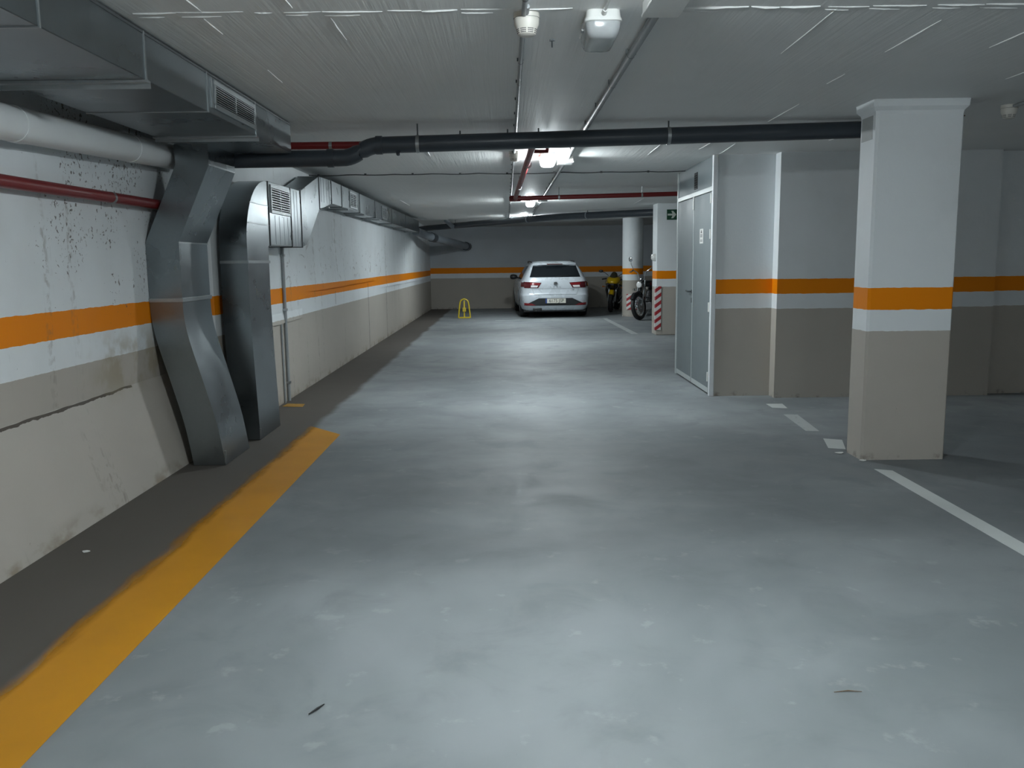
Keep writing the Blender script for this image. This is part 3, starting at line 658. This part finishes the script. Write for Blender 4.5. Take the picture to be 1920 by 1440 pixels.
# litter on the floor
def scrap(p, s, label, mat, a=0.0, long=1.0, cat='paper scrap'):
    P = [(p[0]+s*long*math.cos(a+t)*random.uniform(.7, 1.1), p[1]+s*math.sin(a+t)*random.uniform(.5, 1.0)) for t in [2*math.pi*i/7 for i in range(7)]]
    o = MB().prism(P, lambda u, v, w: (u, v, w+abs(u-p[0])*.12), .001, .004).build('paper_scrap' if cat == 'paper scrap' else 'twig', mat, None, smooth=False); tag(o, label, cat)
scrap((-2.19, 4.25), .022, 'small white paper scrap on the dark strip by the wall', M['paper']); scrap((2.485, 6.27), .035, 'crumpled white scrap against the square pillar base', M['paper'], .4)
scrap((2.56, 6.02), .03, 'thin white scrap in front of the pillar base corner', M['paper'], .2)
tag(MB().tube([(-.665, 2.61, .004), (-.645, 2.64, .006), (-.628, 2.672, .004)], [.002, .004, .002], 6).build('twig', M['rubber'], None), 'short dark twig on the bright floor', 'twig')
tag(MB().tube([(1.09, 2.705, .003), (1.14, 2.712, .004), (1.185, 2.706, .003)], [.001, .002, .001], 6).build('straw', M['concrete_broken'], None), 'thin brown straw on the floor', 'straw')

# ================================================================== CAR
M['car_paint'] = simple('silver white car paint', (.58, .63, .675), .28, .10, .03, 3, 0, .5)
M['car_glass'] = simple('dark tinted glass', (.008, .011, .014), .06, 0, .05, 4)
M['car_red'] = simple('red lamp lens', (.22, .010, .014), .15, 0, .1, 20, 0, .5)
M['car_red2'] = simple('dark red lamp lens', (.085, .008, .012), .15, 0, .1, 20, 0, .5)
M['lamp_clear'] = simple('clear lamp lens', (.80, .80, .80), .10, 0, .05, 20)
M['number_plate'] = simple('white number plate', (.72, .70, .62), .4, 0, .03, 20)
M['plate_blue'] = simple('blue plate strip', (.02, .06, .25), .4)
M['rim'] = simple('alloy rim', (.42, .44, .46), .28, .9, .05, 10)
ZT = [(.19, .79, .12, 4.28), (.23, .84, .055, 4.36), (.33, .878, .018, 4.42), (.50, .893, .0, 4.44), (.585, .898, .004, 4.44), (.605, .898, .030, 4.43), (.66, .896, .045, 4.41),
      (.75, .892, .045, 4.36), (.84, .884, .040, 4.2), (.91, .868, .048, 3.85), (.965, .838, .065, 3.25), (1.04, .795, .10, 3.02), (1.18, .722, .185, 2.74), (1.31, .645, .275, 2.46),
      (1.385, .590, .335, 2.25), (1.430, .530, .40, 2.02), (1.452, .43, .52, 1.80), (1.458, .25, .75, 1.5)]
ZT = [(z, w*1.022, a, b) for z, w, a, b in ZT]
def cz(z):
    z = max(ZT[0][0], min(ZT[-1][0], z))
    for a, b in zip(ZT, ZT[1:]):
        if a[0] <= z <= b[0]:
            t = (z-a[0])/(b[0]-a[0]); return tuple(a[i]+(b[i]-a[i])*t for i in (1, 2, 3))
def nexp(z): return 9.0 if z < .95 else 8.5
def rear(x, z, off=0.0):
    w, a, b = cz(z); n = nexp(z); h = (b-a)/2; k = min(.985, abs(x)/w)
    return (x, (a+b)/2-h*(1-k**n)**(1/n)-off, z)
def side(s, y, z, off=0.0):
    w, a, b = cz(z); n = nexp(z); h = (b-a)/2; k = min(.97, abs(y-(a+b)/2)/h)
    return (s*(w*(1-k**n)**(1/n)+off), y, z)
CAR = thing('car', 'silver white estate car parked facing the far wall', 'car', (1.243, 21.98, 0), math.radians(2.0))
R = []
NS = 72
for z, w, a, b in ZT:
    n = nexp(z); h = (b-a)/2; c0 = (a+b)/2; pts = []
    for j in range(NS):
        t = 2*math.pi*j/NS; cs, sn = math.cos(t), math.sin(t)
        pts.append((w*math.copysign(abs(cs)**(2/n), cs), c0+h*math.copysign(abs(sn)**(2/n), sn), z))
    R.append(pts)
body = MB().rings(R).build('body', M['car_paint'], CAR, local=True, angle=50)
# wheel arches cut into the body shell
cut = MB()
for s in (-1, 1):
    for y in (.86, 3.5): cut.lathe([(0, .60 if s > 0 else -1.1), (.375, .60 if s > 0 else -1.1), (.375, 1.1 if s > 0 else -.60), (0, 1.1 if s > 0 else -.60)], (0, y, .33), (1, 0, 0), 28)
cutter = cut.build('arch_cutter', M['black'], None, smooth=False, local=True)
bo = body.modifiers.new('arches', 'BOOLEAN'); bo.object = cutter; bo.operation = 'DIFFERENCE'; bo.solver = 'EXACT'
body.location = (0, 0, 0); par = body.parent; body.parent = None
bpy.context.view_layer.update()
me2 = bpy.data.meshes.new_from_object(body.evaluated_get(bpy.context.evaluated_depsgraph_get()))
body.modifiers.clear(); body.data = me2; me2.materials.clear(); me2.materials.append(M['car_paint'])
me2.shade_smooth(); me2.set_sharp_from_angle(angle=math.radians(40))
body.parent = par; bpy.data.objects.remove(cutter)
def rpatch(name, fn, u0, u1, v0, v1, mat, off=.005, nu=14, nv=5, parent=None):
    """patch on the tail surface; fn(u, v) -> (x, z)"""
    pts = [[rear(*fn(u0+(u1-u0)*i/nu, v0+(v1-v0)*j/nv), off) for i in range(nu+1)] for j in range(nv+1)]
    return MB().grid(pts).build(name, mat, parent or CAR, local=True)
def quad(a, b, c, d):    # a,b bottom left/right, d,c top left/right
    return lambda u, v: tuple((a[i]*(1-u)+b[i]*u)*(1-v)+(d[i]*(1-u)+c[i]*u)*v for i in (0, 1))
rw = rpatch('rear_window', quad((-.655, 1.045), (.655, 1.045), (.555, 1.335), (-.555, 1.335)), 0, 1, 0, 1, M['car_glass'], .006, 24, 8)
MB().tube([rear(0, 1.05, .015), rear(.20, 1.075, .02), rear(.40, 1.083, .018)], .009, 6).build('wiper', M['black'], rw, local=True)
# roof spoiler with the high brake light
sp = MB().rings([[(x, .335-.12*(1-(x/.58)**2)*1.0+dy, z) for dy, z in ((0, 1.362), (.22, 1.40), (.22, 1.425), (0.02, 1.392))] for x in [-.56+1.12*i/16 for i in range(17)]]).build('spoiler', M['car_paint'], CAR, local=True)
MB().box(-.20, .20, .205, .222, 1.368, 1.384).build('brake_light', M['car_red2'], sp, local=True)
for s in (-1, 1):
    f = quad((s*.44, .775), (s*.80, .775), (s*.812, .935), (s*.355, .905))
    tl = rpatch('tail_light', f, 0, 1, 0, 1, M['car_red2'], .008, 16, 6)
    rpatch('red_reflector', f, .05, .62, .52, .92, M['car_red'], .011, 12, 3, tl)
    rpatch('reverse_lamp', f, .10, .55, .10, .46, M['lamp_clear'] if s < 0 else M['lamp_clear'], .011, 10, 3, tl)
    MB().grid([[side(s, y, z, .006) for y in (.10, .17, .25, .33)] for z in (.80, .84, .88, .92)]).build('side_lens', M['car_red2'], tl, local=True)
    rpatch('bumper_reflector', quad((s*.50, .325), (s*.80, .335), (s*.80, .395), (s*.60, .375)), 0, 1, 0, 1, M['car_red'], .010, 8, 2)
    # side windows and pillars
    ws = MB().grid([[side(s, .62+.10*(z-1.0)/.3+ (2.62-.62)*k/14 - (z-1.0)*.35*(k/14), z, .004) for k in range(15)] for z in (.985, 1.05, 1.15, 1.25, 1.33)]).build('side_window', M['car_glass'], CAR, local=True)
    for y in (1.25, 2.05): MB().grid([[side(s, y+d, z, .006) for d in (-.03, .03)] for z in (.985, 1.08, 1.2, 1.33)]).build('window_post', M['black'], ws, local=True)
    MB().tube([(s*.55, .70, 1.405), (s*.575, .80, 1.440), (s*.585, 1.6, 1.452), (s*.575, 2.15, 1.435), (s*.55, 2.25, 1.405)], .013, 8).build('roof_rail', M['black'], CAR, local=True)
    mr = MB().rings([[(s*x, 2.66+hy*math.cos(t), 1.02+hz*math.sin(t)) for t in [2*math.pi*q/14 for q in range(14)]] for x, hy, hz in ((.85, .03, .03), (.88, .06, .055), (.95, .075, .075), (1.02, .07, .07), (1.05, .045, .045), (1.06, .015, .015))]).build('door_mirror', M['black'], CAR, local=True)
    MB().tube([(s*.80, 2.68, .985), (s*.88, 2.67, 1.0)], .022, 8).build('mirror_arm', M['black'], mr, local=True)
    MB().grid([[side(s, y, z, .012) for y in (1.45, 1.60)] for z in (.83, .855)]).build('door_handle', M['car_paint'], CAR, local=True)
    for y in (.86, 3.5):
        wx = s*.775
        wh = MB().lathe([(.21, -.108), (.30, -.112), (.322, -.085), (.327, 0), (.322, .085), (.30, .112), (.21, .108)], (wx, y, .327), (1, 0, 0), 32).build('tyre', M['rubber'], CAR, local=True)
        MB().lathe([(.212, -.10), (.195, .02*s), (.08, .085*s), (0, .09*s)], (wx, y, .327), (1, 0, 0), 32).build('wheel_rim', M['rim'], wh, local=True)
# hatch seams, bumper insert, plate, badge
rpatch('hatch_line', quad((-.60, .752), (.60, .752), (.60, .757), (-.60, .757)), 0, 1, 0, 1, M['pvc_grey'], .004, 20, 1)
rpatch('hatch_gap', quad((-.54, .598), (.54, .598), (.54, .606), (-.54, .606)), 0, 1, 0, 1, M['black'], .004, 20, 1)
for s in (-1, 1): rpatch('hatch_gap', quad((s*.54, .60), (s*.552, .60), (s*.602, .757), (s*.592, .757)), 0, 1, 0, 1, M['pvc_grey'], .004, 1, 4)
ins = rpatch('bumper_insert', quad((-.80, .335), (.80, .335), (.43, .512), (-.43, .512)), 0, 1, 0, 1, M['black'], .006, 28, 4)
rpatch('bumper_lip', quad((-.80, .322), (.80, .322), (.80, .337), (-.80, .337)), 0, 1, 0, 1, M['black'], .007, 28, 1)
ex = MB().box(-.58, -.35, .03, .20, .185, .262).build('exhaust_cutout', M['black'], CAR, local=True, bev=.02)
for x in (-.50, -.43): MB().tube([(x, .035, .215), (x, .20, .215)], .030, 14).build('tailpipe', M['rim'], ex, local=True)
npl = MB().box(-.262, .262, -.022, -.008, .384, .50).build('number_plate', M['number_plate'], CAR, local=True, bev=.004)
MB().box(-.262, -.222, -.0235, -.022, .384, .50).build('plate_strip', M['plate_blue'], npl, local=True, smooth=False)
def text(name, body_, size, loc, mat, parent, sx=1.0, ext=.0015):
    cu = bpy.data.curves.new(name, 'FONT'); cu.body = body_; cu.size = size; cu.align_x = 'CENTER'; cu.align_y = 'CENTER'; cu.extrude = ext
    o = bpy.data.objects.new(name, cu); COL.objects.link(o); o.parent = parent; o.location = loc; o.rotation_euler = (math.pi/2, 0, 0); o.scale = (sx, 1, 1)
    bpy.context.view_layer.update(); me = bpy.data.meshes.new_from_object(o.evaluated_get(bpy.context.evaluated_depsgraph_get()))
    m = bpy.data.objects.new(name, me); me.materials.clear(); me.materials.append(mat); COL.objects.link(m); m.parent = parent; m.location = loc; m.rotation_euler = (math.pi/2, 0, 0); m.scale = (sx, 1, 1)
    bpy.data.objects.remove(o); m.name = name; return m
text('plate_lettering', '6175 JSP', .115, (.02, -.0235, .442), M['ink'], npl, .95)
bd = MB().box(-.045, .045, .006, .03, .845, .93).build('badge', M['chrome'], CAR, local=True, bev=.012)
tv = .0045
MB().prism([(-.032, .895), (.034, .905), (.034, .918), (-.020, .918), (-.032, .908)], lambda u, v, w: (u, w, v), tv, tv+.003).prism([(-.034, .875), (.034, .887), (.034, .897), (-.034, .885)], lambda u, v, w: (u, w, v), tv, tv+.003) \
    .prism([(-.034, .856), (.020, .856), (.034, .866), (.034, .878), (-.034, .866)], lambda u, v, w: (u, w, v), tv, tv+.003).build('badge_symbol', M['galv_dark'], bd, local=True, smooth=False)
for ch, x in zip('LEON', (-.115, -.04, .04, .115)): text('model_letter', ch, .042, (x, .030, .795), M['galv_dark'], CAR, 1.1)
text('trim_lettering', 'FR', .045, (.46, .038, .715), M['galv_dark'], CAR, 1.0)
MB().box(-.80, .80, .25, 4.2, .15, .21).build('underside', M['black'], CAR, local=True, smooth=False)

# ================================================================== MOTORCYCLES
M['bike_yellow'] = simple('yellow motorcycle paint', (.62, .40, .004), .22, 0, .05, 6, 0, .5)
M['bike_black'] = simple('black motorcycle paint', (.012, .013, .015), .20, 0, .05, 6, 0, .5)
M['bike_engine'] = simple('grey cast engine metal', (.14, .145, .15), .42, .7, .15, 14)
M['leather'] = simple('black seat vinyl', (.016, .016, .017), .55, 0, .1, 14)
M['screen'] = simple('smoked windscreen', (.05, .048, .03), .12, 0, .05, 6)
M['mirror'] = simple('mirror glass', (.35, .38, .40), .05, 1.0, .02, 6)
M['amber'] = simple('amber indicator lens', (.55, .16, .01), .25, 0, .05, 10)
M['tank_red'] = simple('dark red tank paint', (.10, .010, .012), .2, 0, .05, 8, 0, .5)
def loft(secs, n=20, ex=2.6):
    """secs: (y, xc, zc, hx, hz)"""
    rr = []
    for y, xc, zc, hx, hz in secs:
        rr.append([(xc+hx*math.copysign(abs(math.cos(t))**(2/ex), math.cos(t)), y, zc+hz*math.copysign(abs(math.sin(t))**(2/ex), math.sin(t))) for t in [2*math.pi*j/n for j in range(n)]])
    return MB().rings(rr)
def wheel(root, name, y, r, w, spokes, rimmat):
    t = MB().lathe([(r*.72, -w*.36), (r*.86, -w*.5), (r*.97, -w*.34), (r, 0), (r*.97, w*.34), (r*.86, w*.5), (r*.72, w*.36)], (0, y, r), (1, 0, 0), 36).build(name, M['rubber'], root, local=True)
    rm = MB().lathe([(r*.76, -w*.34), (r*.68, -w*.3), (r*.66, 0), (r*.68, w*.3), (r*.76, w*.34)], (0, y, r), (1, 0, 0), 36)
    rm.lathe([(0, -w*.4), (.035, -w*.4), (.035, w*.4), (0, w*.4)], (0, y, r), (1, 0, 0), 14)
    for i in range(spokes):
        a = 2*math.pi*i/spokes; thin = spokes > 10
        rm.tube([((w*.3 if i % 2 else -w*.3) if thin else 0, y+.03*math.cos(a), r+.03*math.sin(a)), (0, y+r*.69*math.cos(a), r+r*.69*math.sin(a))], .004 if thin else .014, 5)
    rm.build('wheel_rim', rimmat, t, local=True)
    MB().lathe([(.07, -.004), (r*.48, -.004), (r*.48, .004), (.07, .004), (.07, -.004)], (w*.5+.012, y, r), (1, 0, 0), 28).build('brake_disc', M['steel'], t, local=True)
    return t
def mirrored(fn): fn(-1); fn(1)

# yellow sports bike facing the lane
SB = thing('motorcycle', 'yellow sports motorcycle standing beside the silver car', 'motorcycle', (3.10, 24.95, 0), math.radians(-14))
SB.rotation_euler = (0, math.radians(4), math.radians(-14))
wheel(SB, 'front_wheel', -.70, .30, .12, 6, M['black']); wheel(SB, 'rear_wheel', .70, .315, .18, 6, M['black'])
for s in (-1, 1):
    MB().tube([(s*.095, -.70, .30), (s*.10, -.60, .62), (s*.10, -.50, .93)], [.022, .026, .026], 10).build('fork_leg', M['steel'], SB, local=True)
    MB().tube([(s*.10, -.52, .92), (s*.22, -.50, .93), (s*.33, -.42, .90)], .014, 8).build('handlebar', M['black'], SB, local=True)
    MB().tube([(s*.21, -.485, .93), (s*.34, -.415, .90)], .019, 8).build('grip', M['rubber'], SB, local=True)
    mr = MB().tube([(s*.14, -.64, 1.02), (s*.24, -.62, 1.09), (s*.34, -.60, 1.12)], .009, 6).build('mirror_stalk', M['black'], SB, local=True)
    loft([(-.645, s*.36, 1.13, .03, .015), (-.63, s*.365, 1.13, .062, .036), (-.60, s*.365, 1.13, .065, .038)], 14).build('mirror_housing', M['black'], mr, local=True)
    # side fairing panel
    MB().rings([[(s*x, y, z) for x, z in zip(xs_, zs)] for y, xs_, zs in ((-.62, (.10, .16, .17, .12, .08, .06), (.90, .86, .74, .60, .60, .75)), (-.35, (.17, .235, .235, .17, .12, .12), (.90, .80, .60, .38, .38, .70)),
             (.0, (.15, .21, .20, .13, .09, .10), (.78, .70, .48, .30, .30, .6)), (.25, (.10, .13, .13, .08, .05, .06), (.60, .55, .42, .30, .30, .45)))]).build('side_fairing', M['bike_black'], SB, local=True)
    MB().rings([[(s*x, y, z) for x, z in ((a, c_), (b, c_-.02), (b+.008, d), (a, d))] for y, a, b, c_, d in ((-.60, .12, .175, .90, .80), (-.38, .17, .245, .92, .76), (-.1, .16, .228, .84, .74))]).build('yellow_panel', M['bike_yellow'], SB, local=True)
    hl = MB().grid([[(s*(.035+.10*u), -.792+.16*u*u+.03*v+.02*u, .835+.035*u+.045*v-.02*u*v) for u in [i/6 for i in range(7)]] for v in [j/3 for j in range(4)]]).build('headlight', M['lamp_clear'], SB, local=True)
    MB().tube([(s*.22, -.52, .70), (s*.31, -.53, .70)], [.008, .022], 8).build('indicator', M['amber'], SB, local=True)
    MB().tube([(s*.10, .15, .36), (s*.12, .45, .33), (s*.10, .70, .315)], [.03, .028, .022], 8).build('swingarm', M['bike_engine'], SB, local=True)
nose = loft([(-.80, 0, .84, .03, .02), (-.775, 0, .85, .09, .05), (-.70, 0, .865, .15, .085), (-.60, 0, .89, .185, .11), (-.48, 0, .90, .20, .10)], 24).build('nose_fairing', M['bike_yellow'], SB, local=True)
loft([(-.79, 0, .79, .05, .03), (-.72, 0, .77, .12, .06), (-.60, 0, .74, .15, .10), (-.48, 0, .72, .15, .12)], 20).build('chin_fairing', M['bike_black'], SB, local=True)
MB().grid([[(.155*math.sin(a)*(1-.35*v), -.70+.20*v+.10*(1-math.cos(a)), .935+.20*v*math.cos(a*.8)) for a in [-1.25+2.5*i/12 for i in range(13)]] for v in [j/5 for j in range(6)]]).build('windscreen', M['screen'], SB, local=True)
MB().rings([[(x*k, -.70+(.315+e)*math.cos(a), .30+(.315+e)*math.sin(a)) for x, k, e in ((-.075, 1, -.02), (-.05, 1, .02), (.05, 1, .02), (.075, 1, -.02), (.04, 1, .008), (-.04, 1, .008))] for a in [math.radians(20+120*i/12) for i in range(13)]]).build('front_mudguard', M['bike_yellow'], SB, local=True)
loft([(-.42, 0, .86, .10, .05), (-.30, 0, .90, .17, .10), (-.10, 0, .90, .17, .11), (.08, 0, .84, .11, .08)], 20).build('fuel_tank', M['bike_yellow'], SB, local=True)
loft([(.06, 0, .80, .12, .03), (.30, 0, .80, .15, .035), (.42, 0, .86, .12, .04), (.70, 0, .93, .08, .03)], 16).build('seat', M['leather'], SB, local=True)
loft([(.30, 0, .74, .11, .05), (.60, 0, .82, .10, .06), (.88, 0, .93, .05, .03)], 16).build('tail_fairing', M['bike_yellow'], SB, local=True)
loft([(-.38, 0, .42, .10, .14), (-.1, 0, .42, .17, .18), (.22, 0, .42, .15, .16)], 16).build('engine', M['bike_engine'], SB, local=True)
MB().tube([(.12, -.2, .24), (.14, .2, .24), (.20, .55, .40), (.20, .85, .55)], [.025, .03, .05, .05], 12).build('exhaust', M['chrome'], SB, local=True)
MB().tube([(-.10, .10, .26), (-.26, .16, .012)], .011, 6).build('side_stand', M['steel'], SB, local=True)

# black cruiser, front wheel showing beside the square pillar
CB = thing('motorcycle', 'black cruiser motorcycle with tall handlebars half behind square pillar', 'motorcycle', (3.72, 21.5, 0), math.radians(-37))
CB.rotation_euler = (0, math.radians(-7), math.radians(-37))
wheel(CB, 'front_wheel', -.80, .335, .10, 32, M['chrome']); wheel(CB, 'rear_wheel', .78, .32, .15, 32, M['chrome'])
for s in (-1, 1):
    MB().tube([(s*.085, -.80, .335), (s*.09, -.60, .70), (s*.09, -.50, .95)], [.026, .024, .022], 10).build('fork_leg', M['chrome'], CB, local=True)
    MB().tube([(s*.05, -.48, .96), (s*.11, -.46, 1.16), (s*.25, -.40, 1.24), (s*.40, -.28, 1.22)], .013, 8).build('handlebar', M['chrome'], CB, local=True)
    MB().tube([(s*.28, -.38, 1.24), (s*.41, -.27, 1.22)], .020, 8).build('grip', M['rubber'], CB, local=True)
    MB().tube([(s*.27, -.43, 1.23), (s*.40, -.36, 1.21)], .008, 6).build('brake_lever', M['steel'], CB, local=True)
    ms = MB().tube([(s*.25, -.40, 1.25), (s*.29, -.42, 1.38), (s*.30, -.41, 1.47)], .007, 6).build('mirror_stalk', M['chrome'], CB, local=True)
    MB().lathe([(0, -.016), (.045, -.014), (.062, 0), (.058, .006), (0, .008)], (s*.30, -.41, 1.52), (.2, 1, .1), 20).build('mirror_head', M['chrome'], ms, local=True)
    MB().tube([(s*.12, -.60, .76), (s*.20, -.60, .76)], .010, 6).tube([(s*.19, -.63, .76), (s*.19, -.57, .76)], .028, 12).build('indicator', M['chrome'], CB, local=True)
    MB().tube([(s*.13, .20, .50), (s*.16, .55, .60), (s*.14, .70, .64)], .016, 8).build('shock_absorber', M['chrome'], CB, local=True)
    MB().lathe([(0, -.05), (.06, -.05), (.06, .05), (0, .05)], (s*.11, -.02, .46), (1, 0, 0), 18).build('engine_cover', M['chrome'], CB, local=True)
MB().lathe([(0, .07), (.05, .06), (.078, .03), (.084, 0), (.078, -.03), (0, -.03)], (0, -.64, .86), (0, 1, 0), 24).build('headlight_shell', M['chrome'], CB, local=True)
MB().lathe([(0, -.042), (.05, -.038), (.074, -.028)], (0, -.64, .86), (0, 1, 0), 24).build('headlight_lens', M['lamp_clear'], CB, local=True)
MB().lathe([(0, .025), (.045, .02), (.05, 0), (.045, -.03), (0, -.03)], (0, -.50, 1.0), (0, .5, 1), 18).build('speedometer', M['chrome'], CB, local=True)
MB().tube([(0, -.62, .70), (0, -.46, 1.0), (0, -.30, .80), (0, .2, .66), (0, .6, .62)], .028, 10).build('frame', M['bike_black'], CB, local=True)
for nm, y, r, a0, a1, w in (('front_mudguard', -.80, .36, 30, 150, .065), ('rear_mudguard', .78, .355, 10, 150, .10)):
    z0 = .335 if y < 0 else .32
    MB().rings([[(x, y+(r+e)*math.cos(a), z0+(r+e)*math.sin(a)) for x, e in ((-w, -.03), (-w*.6, .008), (w*.6, .008), (w, -.03), (w*.5, .0), (-w*.5, .0))] for a in [math.radians(a0+(a1-a0)*i/12) for i in range(13)]]).build(nm, M['bike_black'], CB, local=True)
loft([(-.46, 0, .86, .03, .03), (-.36, 0, .87, .11, .08), (-.15, 0, .86, .15, .10), (.05, 0, .80, .10, .06), (.12, 0, .77, .04, .03)], 20).build('fuel_tank', M['bike_black'], CB, local=True)
loft([(-.30, .105, .86, .045, .04), (-.12, .125, .86, .035, .05), (.0, .08, .84, .03, .03)], 12).build('tank_flash', M['tank_red'], CB, local=True)
loft([(.06, 0, .73, .10, .03), (.25, 0, .70, .17, .045), (.45, 0, .74, .15, .06), (.60, 0, .80, .12, .04), (.85, 0, .82, .10, .03)], 18).build('seat', M['leather'], CB, local=True)
MB().tube([(0, -.30, .42), (0, -.12, .70)], .075, 16).tube([(0, .22, .42), (0, .06, .70)], .075, 16).box(-.10, .10, -.30, .25, .22, .42).build('engine', M['bike_engine'], CB, local=True, bev=.02)
for k in range(5): MB().lathe([(.05, -.004), (.098, -.004), (.098, .004), (.05, .004), (.05, -.004)], (0, -.24+.026*k, .50+.04*k), (0, .54, .84), 18).build('cooling_fin', M['bike_engine'], CB, local=True)
for dz_ in (0, .07): MB().tube([(.13, -.25, .45-dz_*.5), (.17, -.1, .26+dz_*.4), (.19, .5, .26+dz_), (.19, 1.0, .30+dz_)], [.022, .025, .036, .038], 12).build('exhaust', M['chrome'], CB, local=True)
MB().box(.12, .26, -.16, -.06, .27, .30).box(-.26, -.12, -.16, -.06, .27, .30).build('foot_peg', M['rubber'], CB, local=True)
MB().tube([(-.10, .0, .24), (-.30, -.08, .012)], .012, 6).build('side_stand', M['chrome'], CB, local=True)
